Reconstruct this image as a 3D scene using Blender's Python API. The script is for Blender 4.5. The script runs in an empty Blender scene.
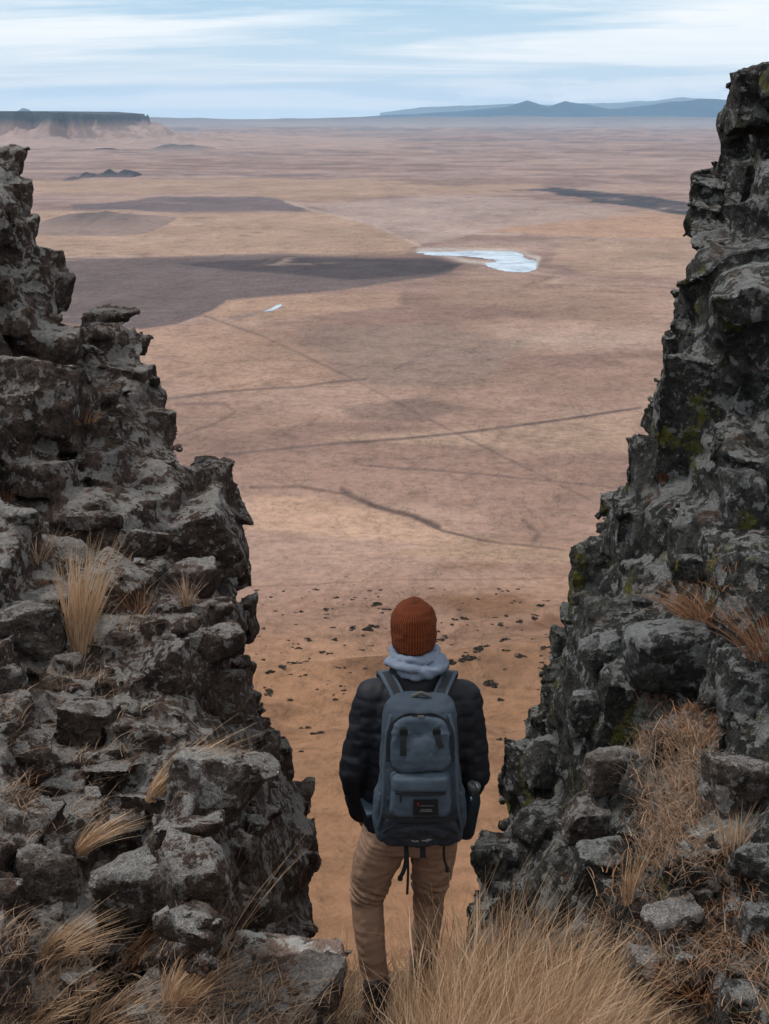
import bpy, bmesh, math, random
import numpy as np
from mathutils import Vector, Matrix, Euler
PI = math.pi
scene = bpy.context.scene
COL = scene.collection
F = 1500.0; CX = 384.5; CY = 512.0
TH = math.atan(400.0 / F); CT, ST = math.cos(TH), math.sin(TH)

def ray(px, py):
    """direction of the view ray scaled so that its forward (world Y) part is 1"""
    px = np.asarray(px, float); py = np.asarray(py, float)
    a = px - CX; b = CY - py
    y = F * CT + b * ST; z = -F * ST + b * CT
    return np.stack([a / y, np.ones_like(y), z / y], -1)
def at(px, py, Y):
    r = ray(px, py) * Y
    return Vector((float(r[0]), float(r[1]), float(r[2])))
def proj(p):
    x, y, z = p
    d = y * CT - z * ST; u = y * ST + z * CT
    return CX + F * x / d, CY - F * u / d
def depth(p): return p[1] * CT - p[2] * ST

# ---------------------------------------------------------------- noise
_rs = np.random.RandomState(7)
_P = _rs.permutation(256); _P = np.concatenate([_P, _P, _P])
_G = _rs.normal(size=(256, 3)); _G /= np.linalg.norm(_G, axis=1)[:, None]
_VT = _rs.uniform(-1, 1, 65536).astype(np.float32)
def noise(p):
    """smooth value noise, -1..1"""
    p = np.asarray(p, np.float32)
    fl = np.floor(p); f = p - fl; i = fl.astype(np.int32)
    w = f * f * f * (f * (f * 6 - 15) + 10)
    hx = (i[..., 0] * 374761393, (i[..., 0] + 1) * 374761393)
    hy = (i[..., 1] * 668265263, (i[..., 1] + 1) * 668265263)
    hz = (i[..., 2] * 1274126177, (i[..., 2] + 1) * 1274126177)
    def g(a, b, c):
        h = hx[a] ^ hy[b] ^ hz[c]; h = (h ^ (h >> 13)) * 1274126177
        return _VT[(h ^ (h >> 15)) & 65535]
    wx, wy, wz = w[..., 0], w[..., 1], w[..., 2]
    L_ = lambda u, v, t: u + (v - u) * t
    return L_(L_(L_(g(0, 0, 0), g(1, 0, 0), wx), L_(g(0, 1, 0), g(1, 1, 0), wx), wy),
              L_(L_(g(0, 0, 1), g(1, 0, 1), wx), L_(g(0, 1, 1), g(1, 1, 1), wx), wy), wz)
np.seterr(over='ignore')
def fbm(p, octv=4, gain=.5):
    p = np.asarray(p, float); s = 0; a = 1; t = 0
    for k in range(octv):
        s = s + a * noise(p * 2 ** k + 17.3 * k); t += a; a *= gain
    return s / t
def sstep(a, b, x):
    t = np.clip((x - a) / (b - a), 0, 1); return t * t * (3 - 2 * t)

# ---------------------------------------------------------------- objects
def tag(o, label=None, cat=None, group=None, kind=None):
    if label: o['label'] = label
    if cat: o['category'] = cat
    if group: o['group'] = group
    if kind: o['kind'] = kind
    return o
def empty(name, loc=(0, 0, 0), rz=0):
    o = bpy.data.objects.new(name, None); COL.objects.link(o)
    o.location = loc; o.rotation_euler = (0, 0, rz); o.empty_display_size = .1
    return o
def mesh_np(name, verts, faces, mat=None, parent=None, smooth=False):
    me = bpy.data.meshes.new(name)
    me.from_pydata([tuple(v) for v in np.asarray(verts).tolist()], [], [tuple(f) for f in (faces.tolist() if hasattr(faces, 'tolist') else faces)])
    me.update()
    o = bpy.data.objects.new(name, me); COL.objects.link(o)
    if mat: me.materials.append(mat)
    if parent: o.parent = parent
    if smooth: me.polygons.foreach_set('use_smooth', [True] * len(me.polygons))
    return o
def obj_bm(name, bm, mat=None, parent=None, smooth=True):
    me = bpy.data.meshes.new(name); bm.to_mesh(me); bm.free()
    o = bpy.data.objects.new(name, me); COL.objects.link(o)
    if mat: me.materials.append(mat)
    if parent: o.parent = parent
    if smooth: me.polygons.foreach_set('use_smooth', [True] * len(me.polygons))
    return o
def bake(o):
    """apply the modifiers of an object"""
    dg = bpy.context.evaluated_depsgraph_get(); dg.update()
    me = bpy.data.meshes.new_from_object(o.evaluated_get(dg))
    old = o.data; o.modifiers.clear(); o.data = me; bpy.data.meshes.remove(old)
    return o
def ptag(o, label):
    o['label'] = label; return o

# ---------------------------------------------------------------- node materials
class N:
    def __init__(s, name):
        s.m = bpy.data.materials.new(name); s.m.use_nodes = True
        s.t = s.m.node_tree; s.b = s.t.nodes['Principled BSDF']; s.out = s.t.nodes['Material Output']
        s.b.inputs['Specular IOR Level'].default_value = .25
    def n(s, typ, **kw):
        x = s.t.nodes.new(typ)
        for k, v in kw.items():
            if k in x.inputs.keys() if isinstance(k, str) else False: pass
            setattr(x, k, v)
        return x
    def link(s, a, b): s.t.links.new(a, b)
    def val(s, inp, v):
        if hasattr(v, 'is_output') or isinstance(v, bpy.types.NodeSocket): s.link(v, inp)
        else: inp.default_value = v
    def coord(s, scale=(1, 1, 1), obj=False):
        if obj: c = s.n('ShaderNodeTexCoord').outputs['Object']
        else: c = s.n('ShaderNodeNewGeometry').outputs['Position']
        m = s.n('ShaderNodeMapping'); s.link(c, m.inputs['Vector']); m.inputs['Scale'].default_value = scale
        return m.outputs['Vector']
    def noise(s, vec, scale=1, detail=4, rough=.5, dist=0):
        x = s.n('ShaderNodeTexNoise'); s.link(vec, x.inputs['Vector'])
        x.inputs['Scale'].default_value = scale; x.inputs['Detail'].default_value = detail
        x.inputs['Roughness'].default_value = rough; x.inputs['Distortion'].default_value = dist
        return x.outputs['Fac']
    def voro(s, vec, scale=1, feature='F1', out='Distance', rnd=1):
        x = s.n('ShaderNodeTexVoronoi'); x.feature = feature; s.link(vec, x.inputs['Vector'])
        x.inputs['Scale'].default_value = scale; x.inputs['Randomness'].default_value = rnd
        return x.outputs[out]
    def ramp(s, fac, stops):
        x = s.n('ShaderNodeValToRGB'); s.link(fac, x.inputs['Fac']); e = x.color_ramp.elements
        while len(e) < len(stops): e.new(.5)
        for q, (p, c) in zip(e, stops):
            q.position = p; q.color = (c if len(c) == 4 else (*c, 1)) if hasattr(c, '__len__') else (c, c, c, 1)
        return x.outputs['Color']
    def mix(s, f, a, b, mode='MIX'):
        x = s.n('ShaderNodeMix'); x.data_type = 'RGBA'; x.blend_type = mode
        for i, v in ((0, f), (6, a), (7, b)):
            if isinstance(v, bpy.types.NodeSocket): s.link(v, x.inputs[i])
            else: x.inputs[i].default_value = v if i == 0 else ((*v, 1) if len(v) == 3 else v)
        return x.outputs[2]
    def math(s, op, a, b=0.0, c=None):
        x = s.n('ShaderNodeMath'); x.operation = op
        s.val(x.inputs[0], a); s.val(x.inputs[1], b)
        if c is not None: s.val(x.inputs[2], c)
        return x.outputs[0]
    def mr(s, v, a, b, c=0., d=1.):
        x = s.n('ShaderNodeMapRange'); s.val(x.inputs[0], v)
        for i, q in enumerate((a, b, c, d)): x.inputs[i + 1].default_value = q
        return x.outputs[0]
    def bump(s, h, strength=.5, dist=.01, nrm=None):
        x = s.n('ShaderNodeBump'); s.link(h, x.inputs['Height'])
        x.inputs['Strength'].default_value = strength; x.inputs['Distance'].default_value = dist
        if nrm is not None: s.link(nrm, x.inputs['Normal'])
        return x.outputs['Normal']
    def done(s, color=None, rough=None, nrm=None):
        if color is not None:
            if isinstance(color, bpy.types.NodeSocket): s.link(color, s.b.inputs['Base Color'])
            else: s.b.inputs['Base Color'].default_value = (*color, 1)
        if rough is not None: s.val(s.b.inputs['Roughness'], rough)
        if nrm is not None: s.link(nrm, s.b.inputs['Normal'])
        return s.m
def fabric(name, c, c2=None, scale=60, rough=.9, bump=.3, fine=900):
    k = N(name); v = k.coord(obj=True)
    f = k.noise(v, scale * .2, 5, .6); f2 = k.noise(v, fine, 2, .5)
    c2 = c2 or tuple(x * .7 for x in c)
    col = k.mix(k.mr(f, .3, .7), c, c2)
    col = k.mix(k.mr(f2, .3, .7, 0, .25), col, tuple(x * 1.5 for x in c))
    nr = k.bump(k.math('ADD', k.math('MULTIPLY', f2, .15), f), bump, .01)
    return k.done(col, rough, nr)
# ================================================================ camera, world, sun, haze
cam = bpy.data.cameras.new('camera'); co = bpy.data.objects.new('camera', cam); COL.objects.link(co)
cam.sensor_fit = 'VERTICAL'; cam.sensor_height = 36; cam.lens = F / 1024 * 36
cam.clip_start = .05; cam.clip_end = 400000
co.rotation_euler = (PI / 2 - TH, 0, 0); scene.camera = co
cam.dof.use_dof = False
scene.view_settings.view_transform = 'Standard'; scene.view_settings.look = 'None'
scene.view_settings.exposure = 0.60; scene.view_settings.gamma = 1
scene.cycles.use_denoising = True; scene.cycles.filter_width = 1.5
scene.cycles.max_bounces = 5; scene.cycles.diffuse_bounces = 3; scene.cycles.volume_bounces = 1
scene.cycles.glossy_bounces = 2; scene.cycles.transparent_max_bounces = 6
scene.cycles.use_adaptive_sampling = False; scene.cycles.adaptive_threshold = .02

SUN_EL, SUN_AZ = math.radians(58), math.radians(-70)     # azimuth measured from +Y (view) clockwise: sun high on the left
world = bpy.data.worlds.new('World'); scene.world = world; world.use_nodes = True
wt = world.node_tree; wn = wt.nodes; wl = wt.links; bg = wn['Background']
sky = wn.new('ShaderNodeTexSky'); sky.sky_type = 'NISHITA'; sky.sun_disc = False
sky.sun_elevation = SUN_EL; sky.sun_rotation = SUN_AZ % (2 * PI); sky.altitude = 1200; sky.air_density = 1.0; sky.dust_density = 1.5
bg.inputs['Strength'].default_value = .089
tc = wn.new('ShaderNodeTexCoord'); sep = wn.new('ShaderNodeSeparateXYZ'); wl.new(tc.outputs['Generated'], sep.inputs[0])
def wm(op, a, b=0.0, clamp=False):
    x = wn.new('ShaderNodeMath'); x.operation = op; x.use_clamp = clamp
    for i, v in enumerate((a, b)):
        if isinstance(v, bpy.types.NodeSocket): wl.new(v, x.inputs[i])
        else: x.inputs[i].default_value = v
    return x.outputs[0]
def wmr(v, a, b, c=0., d=1.):
    x = wn.new('ShaderNodeMapRange'); wl.new(v, x.inputs[0])
    for i, q in enumerate((a, b, c, d)): x.inputs[i + 1].default_value = q
    return x.outputs[0]
def wnoise(v, sc, det, ro, dist=0):
    x = wn.new('ShaderNodeTexNoise'); wl.new(v, x.inputs['Vector']); x.inputs['Scale'].default_value = sc
    x.inputs['Detail'].default_value = det; x.inputs['Roughness'].default_value = ro; x.inputs['Distortion'].default_value = dist
    return x.outputs['Fac']
def wmix(f, a, b):
    x = wn.new('ShaderNodeMix'); x.data_type = 'RGBA'
    for i, v in ((0, f), (6, a), (7, b)):
        if isinstance(v, bpy.types.NodeSocket): wl.new(v, x.inputs[i])
        else: x.inputs[i].default_value = v if i == 0 else (*v, 1)
    return x.outputs[2]
zz = wm('MAXIMUM', sep.outputs['Z'], 0.0)
# cloud layer: direction projected on a flat sheet overhead, gently curved so it does not run to infinity
den = wm('ADD', zz, .055)
cu = wm('DIVIDE', sep.outputs['X'], den); cv = wm('DIVIDE', sep.outputs['Y'], den)
cmb = wn.new('ShaderNodeCombineXYZ'); wl.new(cu, cmb.inputs[0]); wl.new(cv, cmb.inputs[1])
mp = wn.new('ShaderNodeMapping'); wl.new(cmb.outputs[0], mp.inputs[0]); mp.inputs['Scale'].default_value = (.30, .46, 1); mp.inputs['Rotation'].default_value = (0, 0, .22)
mp.inputs['Location'].default_value = (2.3, .35, 0)
c1 = wnoise(mp.outputs[0], .62, 9, .62, .5)
streak = wmr(c1, .42, .54)
mp2 = wn.new('ShaderNodeMapping'); wl.new(cmb.outputs[0], mp2.inputs[0]); mp2.inputs['Scale'].default_value = (.4, 1.1, 1); mp2.inputs['Location'].default_value = (5, 1, 3)
c2 = wnoise(mp2.outputs[0], 1.3, 8, .65, .8)
cl = wm('MULTIPLY', streak, wmr(c2, .25, .62, .68, 1.0), True)
# low bank of small puffy cloud above the far mountains
mp3 = wn.new('ShaderNodeMapping'); wl.new(tc.outputs['Generated'], mp3.inputs[0]); mp3.inputs['Scale'].default_value = (26, 26, 95)
c3 = wnoise(mp3.outputs[0], 1.0, 8, .6, .3)
band = wm('MULTIPLY', wmr(sep.outputs['Z'], .003, .009), wmr(sep.outputs['Z'], .0225, .014))
side = wmr(sep.outputs['X'], .0, .10)
puff = wm('MULTIPLY', wm('MULTIPLY', wmr(c3, .44, .56), band), side)
WHITE = (8.0, 8.15, 8.2)
BLUE = wmix(.75, sky.outputs[0], (2.9, 4.7, 6.4))
BLUE = wmix(wmr(zz, .0, .075), (5.9, 6.9, 7.6), BLUE)
c = wmix(cl, BLUE, WHITE)
c = wmix(puff, c, (8.6, 8.6, 8.6))
wl.new(c, bg.inputs['Color'])

sun = bpy.data.lights.new('sun', 'SUN'); so = bpy.data.objects.new('sun', sun); COL.objects.link(so)
sun.energy = 1.5; sun.angle = math.radians(10); sun.color = (1, .95, .88)
sd = Vector((math.sin(SUN_AZ) * math.cos(SUN_EL), math.cos(SUN_AZ) * math.cos(SUN_EL), math.sin(SUN_EL)))
so.rotation_euler = sd.to_track_quat('Z', 'Y').to_euler(); so.location = (-8, 0, 12)

hz = bmesh.new(); bmesh.ops.create_cube(hz, size=1)
for v in hz.verts: v.co = Vector((v.co.x * 130000, v.co.y * 130000, -256 if v.co.z < 0 else 900))
ho = obj_bm('haze', hz, None, None, False); tag(ho, kind='stuff')
hm = bpy.data.materials.new('haze_air'); hm.use_nodes = True; ht = hm.node_tree
ht.nodes.remove(ht.nodes['Principled BSDF'])
pv = ht.nodes.new('ShaderNodeVolumePrincipled'); ht.links.new(pv.outputs[0], ht.nodes['Material Output'].inputs['Volume'])
pv.inputs['Color'].default_value = (.50, .74, 1.0, 1); pv.inputs['Density'].default_value = 1.6e-5; pv.inputs['Anisotropy'].default_value = 0.0
ho.data.materials.append(hm)

# ================================================================ terrain: butte slope, apron and plain, one sheet
H = 250.0
def ground_h(x, y):
    d = np.maximum(y, np.abs(x) - 300)
    prof = np.interp(d, [-1e6, -6, 1, 5.3, 6.4, 12, 150, 300, 480, 700, 900, 1e7], [-2.1, -2.1, -2.6, -4.4, -4.6, -10, -150, -180, -212, -238, -H, -H])
    r = np.hypot(x, y)
    p = np.stack([x / 90., y / 90., np.zeros_like(x)], -1)
    amp = sstep(40, 200, r) * (1 - sstep(600, 880, r))
    g = fbm(p, 5) * 9 * amp
    # the shallow draw that crosses the slope below the butte
    g = g - 5 * np.exp(-((y - 640 - .15 * x - 18 * np.sin(x / 60)) / 26) ** 2) * amp * (x > -400) + 3 * np.exp(-((y - 590 - .1 * x - 15 * np.sin(x / 47 + 1)) / 22) ** 2) * amp
    return prof + g

rows = [1.5, 3, 4.2, 5, 5.6, 6.1, 6.6, 7.4, 8.5, 10, 14, 20, 30, 45, 65, 90, 120, 150, 180, 210, 240, 265]
py_r = np.arange(975, 119.9, -1.0)
tn = -ray(np.full_like(py_r, CX), py_r)[:, 2]
D = H / tn
# near the slope the surface is higher than the plain: use a smooth spacing there
Dn = np.interp(np.arange(len(D)), [0, 300, 380], [285, D[300], D[380]]); D[:380] = np.where(np.arange(380) < 300, Dn[:380], D[:380])
rows = np.array(rows + [q for q in D if q > 285] + [50000.])
rows = np.unique(rows)
az_in = np.arctan((np.arange(-40, 810, 1.7) - CX) / (F * CT))
az_out = np.linspace(az_in[-1] + .02, PI, 70)
az = np.concatenate([-az_out[::-1][:-1][::1] * 1.0, az_in, az_out]); az = np.unique(az)
R_, A_ = np.meshgrid(rows, az, indexing='ij')
# rows are rows of constant forward distance inside the view and of constant radius outside it
yy = R_ * np.where(np.abs(A_) < .5, 1.0, np.cos(A_)); xx = np.where(np.abs(A_) < .5, R_ * np.tan(np.clip(A_, -.5, .5)), R_ * np.sin(A_))
ZZ = ground_h(xx, yy)
V = np.stack([xx, yy, ZZ], -1).reshape(-1, 3)
nr_, na_ = R_.shape
ii, jj = np.meshgrid(np.arange(nr_ - 1), np.arange(na_ - 1), indexing='ij'); q = (ii * na_ + jj).ravel()
FC = np.stack([q, q + 1, q + 1 + na_, q + na_], 1)
me = bpy.data.meshes.new('terrain')
me.vertices.add(len(V)); me.vertices.foreach_set('co', V.ravel().astype(np.float32))
me.loops.add(FC.size); me.loops.foreach_set('vertex_index', FC.ravel().astype(np.int32))
me.polygons.add(len(FC)); me.polygons.foreach_set('loop_start', np.arange(0, FC.size, 4, dtype=np.int32)); me.update(calc_edges=True)
me.polygons.foreach_set('use_smooth', [True] * len(FC))
ter = bpy.data.objects.new('terrain', me); COL.objects.link(ter); tag(ter, kind='structure')

# ---- what grows and lies on the plain: soil and grass colours by place (world metres), haze tint added far off
X = V[:, 0]; Y = V[:, 1]; P2 = np.stack([X, Y, np.zeros_like(X)], 1)
# image-like coordinates of the plain are only used to read positions off; everything is a ground pattern in metres
pyv = CY - F * ((Y * ST - H * CT) / (Y * CT + H * ST)); pxv = CX + F * X / (Y * CT + H * ST)
wob = np.stack([fbm(np.stack([X / 260, Y / 260, X * 0], 1), 4), fbm(np.stack([X / 260 + 9, Y / 260 + 4, X * 0 + 3], 1), 4)], 1)
qx = pxv + wob[:, 0] * 14; qy = pyv + wob[:, 1] * 3.5
def inpoly(x, y, poly, soft=2.5):
    """signed soft mask of a polygon"""
    inside = np.zeros(len(x), bool); dist = np.full(len(x), 1e9)
    n = len(poly)
    for k in range(n):
        x0, y0 = poly[k]; x1, y1 = poly[(k + 1) % n]
        c_ = ((y0 > y) != (y1 > y)) & (x < (x1 - x0) * (y - y0) / (y1 - y0 + 1e-9) + x0); inside ^= c_
        dx, dy = x1 - x0, y1 - y0; t = np.clip(((x - x0) * dx + (y - y0) * dy) / (dx * dx + dy * dy + 1e-9), 0, 1)
        dist = np.minimum(dist, np.hypot((x - x0 - t * dx) * .35, y - y0 - t * dy))
    s = np.where(inside, dist, -dist)
    return np.clip(s / soft + .5, 0, 1)
def inline(x, y, pts, w):
    dist = np.full(len(x), 1e9)
    for k in range(len(pts) - 1):
        x0, y0 = pts[k]; x1, y1 = pts[k + 1]; dx, dy = x1 - x0, y1 - y0
        t = np.clip(((x - x0) * dx + (y - y0) * dy) / (dx * dx + dy * dy + 1e-9), 0, 1)
        dist = np.minimum(dist, np.hypot(x - x0 - t * dx, y - y0 - t * dy))
    return np.clip(1.2 - dist / w, 0, 1)
near = np.array([.245, .130, .072]); mid = np.array([.27, .17, .13]); far = np.array([.27, .185, .162])  # far has the mauve of distant haze mixed into the soil tone
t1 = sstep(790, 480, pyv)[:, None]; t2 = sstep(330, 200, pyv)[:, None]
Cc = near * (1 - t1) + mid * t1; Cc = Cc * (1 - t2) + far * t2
def lay(m, c, k=1.0):
    global Cc
    m = np.clip(m * k, 0, 1)[:, None]; Cc = Cc * (1 - m) + np.array(c) * m
big = fbm(np.stack([X / 900, Y / 520, X * 0], 1), 5); med = fbm(np.stack([X / 210, Y / 130, X * 0 + 5], 1), 5); fin = fbm(np.stack([X / 50, Y / 38, X * 0 + 8], 1), 4)
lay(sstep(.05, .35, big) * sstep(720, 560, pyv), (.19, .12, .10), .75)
lay(sstep(.02, .3, -med) * sstep(650, 540, pyv), (.34, .225, .175), .6)
lay(sstep(.08, .35, med) * sstep(680, 560, pyv), (.185, .115, .092), .7)
lay(sstep(.1, .5, fin) * sstep(500, 600, pyv), (.15, .075, .042), .75)
TAN = (.33, .22, .155)
lay(inpoly(qx, qy, [(20, 212), (330, 212), (372, 224), (420, 243), (400, 254), (60, 257), (20, 256)], 2), TAN, .75)
lay(inpoly(qx, qy, [(560, 208), (700, 214), (700, 238), (540, 236), (440, 232), (430, 222)], 3), (.34, .21, .145), 0.945)
lay(inpoly(qx, qy, [(170, 178), (420, 180), (560, 182), (520, 192), (420, 195), (330, 203), (250, 194), (20, 192), (20, 180)], 2), (.31, .205, .15), 0.945)
lay(inpoly(qx, qy, [(312, 205), (440, 196), (560, 200), (640, 214), (520, 226), (440, 240), (420, 243), (372, 224)], 3), (.32, .235, .205), .8)
lay(inpoly(qx, qy, [(560, 240), (700, 238), (700, 275), (600, 275), (545, 262)], 3), (.32, .215, .155), 0.7425000000000002)
lay(inpoly(qx, qy, [(440, 278), (540, 276), (660, 285), (640, 330), (560, 318), (430, 300)], 5), (.24, .155, .115), 0.7425000000000002)
lay(inpoly(qx, qy, [(225, 302), (300, 294), (400, 290), (400, 305), (300, 318), (240, 322), (208, 312)], 3), (.32, .205, .145), 0.8775000000000001)
lay(inpoly(qx, qy, [(130, 330), (220, 322), (300, 350), (340, 385), (250, 395), (150, 385)], 5), (.31, .195, .14), 0.81)
lay(inpoly(qx, qy, [(300, 330), (420, 325), (520, 345), (480, 385), (380, 388), (330, 370)], 6), (.21, .145, .115), 0.81)
lay(inpoly(qx, qy, [(500, 332), (660, 330), (650, 350), (560, 352), (500, 345)], 9), (.33, .235, .19), .5)
lay(inpoly(qx, qy, [(350, 408), (430, 396), (470, 408), (430, 422), (360, 420)], 4), (.19, .125, .10), 0.81)
lay(inpoly(qx, qy, [(330, 440), (640, 412), (630, 455), (520, 450), (430, 445)], 5), (.32, .215, .155), 0.81)
lay(inpoly(qx, qy, [(250, 452), (420, 447), (600, 470), (610, 520), (500, 520), (420, 505), (340, 492), (250, 488)], 6), (.25, .155, .12), 0.7425000000000002)
lay(inpoly(qx, qy, [(250, 496), (330, 500), (420, 522), (470, 545), (400, 548), (300, 535), (250, 530)], 5), (.37, .235, .165), .8)
lay(inpoly(qx, qy, [(470, 540), (560, 556), (590, 575), (500, 575), (380, 560)], 5), (.31, .20, .14), 0.945)
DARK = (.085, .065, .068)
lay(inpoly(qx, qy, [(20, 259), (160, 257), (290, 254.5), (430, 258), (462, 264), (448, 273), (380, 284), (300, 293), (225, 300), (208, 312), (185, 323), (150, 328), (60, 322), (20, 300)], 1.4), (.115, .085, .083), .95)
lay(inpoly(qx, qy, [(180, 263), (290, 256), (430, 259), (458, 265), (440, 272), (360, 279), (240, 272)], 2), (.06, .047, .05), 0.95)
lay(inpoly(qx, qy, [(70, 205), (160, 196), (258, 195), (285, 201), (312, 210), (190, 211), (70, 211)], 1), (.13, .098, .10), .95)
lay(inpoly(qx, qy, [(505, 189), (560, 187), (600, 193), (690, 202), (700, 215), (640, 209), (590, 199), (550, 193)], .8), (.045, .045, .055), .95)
lay(inpoly(qx, qy, [(380, 181), (520, 179), (640, 181), (560, 184), (420, 184)], 1), (.2, .13, .11), 0.81)
for yb, xa, xb, w_, c_, k_ in ((176, 60, 330, 1.1, (.12, .09, .10), .7), (175, 330, 700, .8, (.17, .12, .12), .6), (141, 150, 700, .8, (.10, .10, .12), .6), (147, 380, 720, 1.0, (.16, .13, .14), .5),
                               (153, 200, 480, .8, (.17, .13, .13), .6), (160, 420, 690, 1.2, (.36, .27, .24), .6), (131, 160, 720, 1.1, (.09, .10, .12), .6), (126, 160, 720, 1.0, (.1, .11, .13), .5), (135, 300, 720, 1.0, (.2, .16, .16), .5)):
    nz = fbm(np.stack([pxv / 45, pyv / 3, X * 0 + yb], 1), 3)
    lay(np.clip(1.3 - np.abs(pyv + nz * 4 - yb) / w_, 0, 1) * sstep(xa - 30, xa + 20, pxv) * sstep(xb + 30, xb - 20, pxv) * sstep(-.25, .15, nz), c_, k_)
lnz = fbm(np.stack([X / 38, Y / 60, X * 0 + 21], 1), 4)
dr = fbm(np.stack([X / 420 + 3, Y / 300, X * 0 + 41], 1), 4); dr2 = fbm(np.stack([X / 150 + 3, Y / 110, X * 0 + 47], 1), 4); gate = fbm(np.stack([X / 600, Y / 600, X * 0 + 33], 1), 3)
wpx = np.clip((700 - pyv) / 400, .3, 1)
lay(np.exp(-(dr / (.012 + .012 * wpx)) ** 2) * sstep(-.05, .12, gate) * sstep(690, 600, pyv) * sstep(150, 230, pyv), (.13, .085, .07), .6)
lay(np.exp(-(dr2 / .03) ** 2) * sstep(.0, .2, -gate) * sstep(690, 600, pyv) * sstep(200, 300, pyv), (.15, .10, .08), .4)
lay(np.exp(-((dr - .10) / .03) ** 2) * sstep(-.05, .12, gate) * sstep(150, 230, pyv) * sstep(600, 540, pyv), (.40, .29, .235), .45)
# tracks, fence lines, dry creeks and the pale rim of the ponds
TR = (.11, .072, .065)
L = lambda pts, w, c_=TR, k_=.8, wb=.25: lay(inline(pxv + wob[:, 0] * 8 * wb, pyv + wob[:, 1] * 8 * wb, pts, w * 1.35) * np.clip(.85 + .6 * lnz, .35, 1), c_, min(1, k_ * 1.4))
L([(205, 316), (262, 336), (345, 375), (420, 415), (480, 445), (590, 500)], 1.1, k_=.45, wb=0)
L([(225, 455), (300, 447), (400, 439), (470, 432), (560, 420), (640, 408)], 1.2, wb=.1, k_=.75)
L([(360, 465), (480, 474), (620, 488)], .8, k_=.55, wb=0)
L([(160, 402), (200, 398), (250, 392), (300, 389), (340, 383), (365, 381)], 1.1, (.12, .08, .07), .8, 1)
L([(175, 405), (225, 404), (236, 412), (215, 424), (180, 436)], 1.4, (.15, .095, .08), .6, .5)
L([(420, 246), (372, 224), (312, 210), (285, 201)], 1.0, (.36, .27, .23), .8, 0)
L([(372, 224), (440, 232), (520, 236)], .9, (.36, .27, .23), .6, .5)
L([(418, 250), (440, 254), (470, 262), (535, 266), (538, 258), (523, 253), (500, 250), (420, 250)], 2.2, (.42, .35, .31), .8, .3)
L([(230, 318), (252, 314), (272, 309)], 1.5, (.2, .14, .13), .6, .3)
for k in range(7):
    L([(372 + 8 * k, 377 - k * 2), (395 + 6 * k, 371 - 3 * k), (430 + 5 * k, 368 - 2 * k), (470 + 3 * k, 373 - k)], .6, (.13, .09, .08), .35, 2.2)
L([(505, 352), (560, 346), (620, 350)], .9, (.36, .27, .22), .3, 2)
L([(250, 489), (300, 489), (345, 496), (375, 508), (410, 517), (440, 533), (480, 545), (560, 558)], 1.5, (.12, .075, .06), .9, .8)
L([(345, 496), (375, 510), (412, 520), (435, 531)], 2.6, (.10, .065, .055), .75, 2)
L([(515, 528), (525, 540), (520, 552)], 2.5, (.14, .09, .075), .5, 3)
L([(240, 601), (420, 597), (560, 594)], .8, (.16, .09, .06), .45, 1)
L([(260, 640), (340, 628), (480, 640), (560, 630)], 1.2, (.17, .10, .065), .4, 3); L([(290, 668), (420, 655), (540, 668)], 1.6, (.15, .085, .055), .4, 3)
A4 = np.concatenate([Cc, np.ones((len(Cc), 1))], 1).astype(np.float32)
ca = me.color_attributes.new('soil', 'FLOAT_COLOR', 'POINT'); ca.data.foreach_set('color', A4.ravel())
k = N('plain_soil_and_dry_grass')
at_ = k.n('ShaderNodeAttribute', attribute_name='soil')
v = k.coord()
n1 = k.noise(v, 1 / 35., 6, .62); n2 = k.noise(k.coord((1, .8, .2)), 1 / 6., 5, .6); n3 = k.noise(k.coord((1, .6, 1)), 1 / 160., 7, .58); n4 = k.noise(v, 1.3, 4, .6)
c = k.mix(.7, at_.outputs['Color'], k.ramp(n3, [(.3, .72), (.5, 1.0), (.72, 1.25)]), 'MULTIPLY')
c = k.mix(.5, c, k.ramp(n1, [(.32, .62), (.5, 1.0), (.7, 1.2)]), 'MULTIPLY')
c = k.mix(.45, c, k.ramp(n2, [(.34, .55), (.5, 1.0), (.66, 1.3)]), 'MULTIPLY')
c = k.mix(.3, c, k.ramp(n4, [(.34, .6), (.5, 1.0), (.66, 1.3)]), 'MULTIPLY')
sv = k.math('MULTIPLY', k.mr(k.voro(v, 1 / 6.5), .17, .10), k.mr(k.noise(v, 1 / 90., 4, .6), .48, .58))
c = k.mix(k.math('MULTIPLY', sv, .7), c, (.06, .042, .032))
nb = k.bump(n3, .8, 60); nb = k.bump(n1, .3, 6, nb)
k.done(c, .95, nb); k.b.inputs['Specular IOR Level'].default_value = .05
me.materials.append(k.m)

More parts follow.
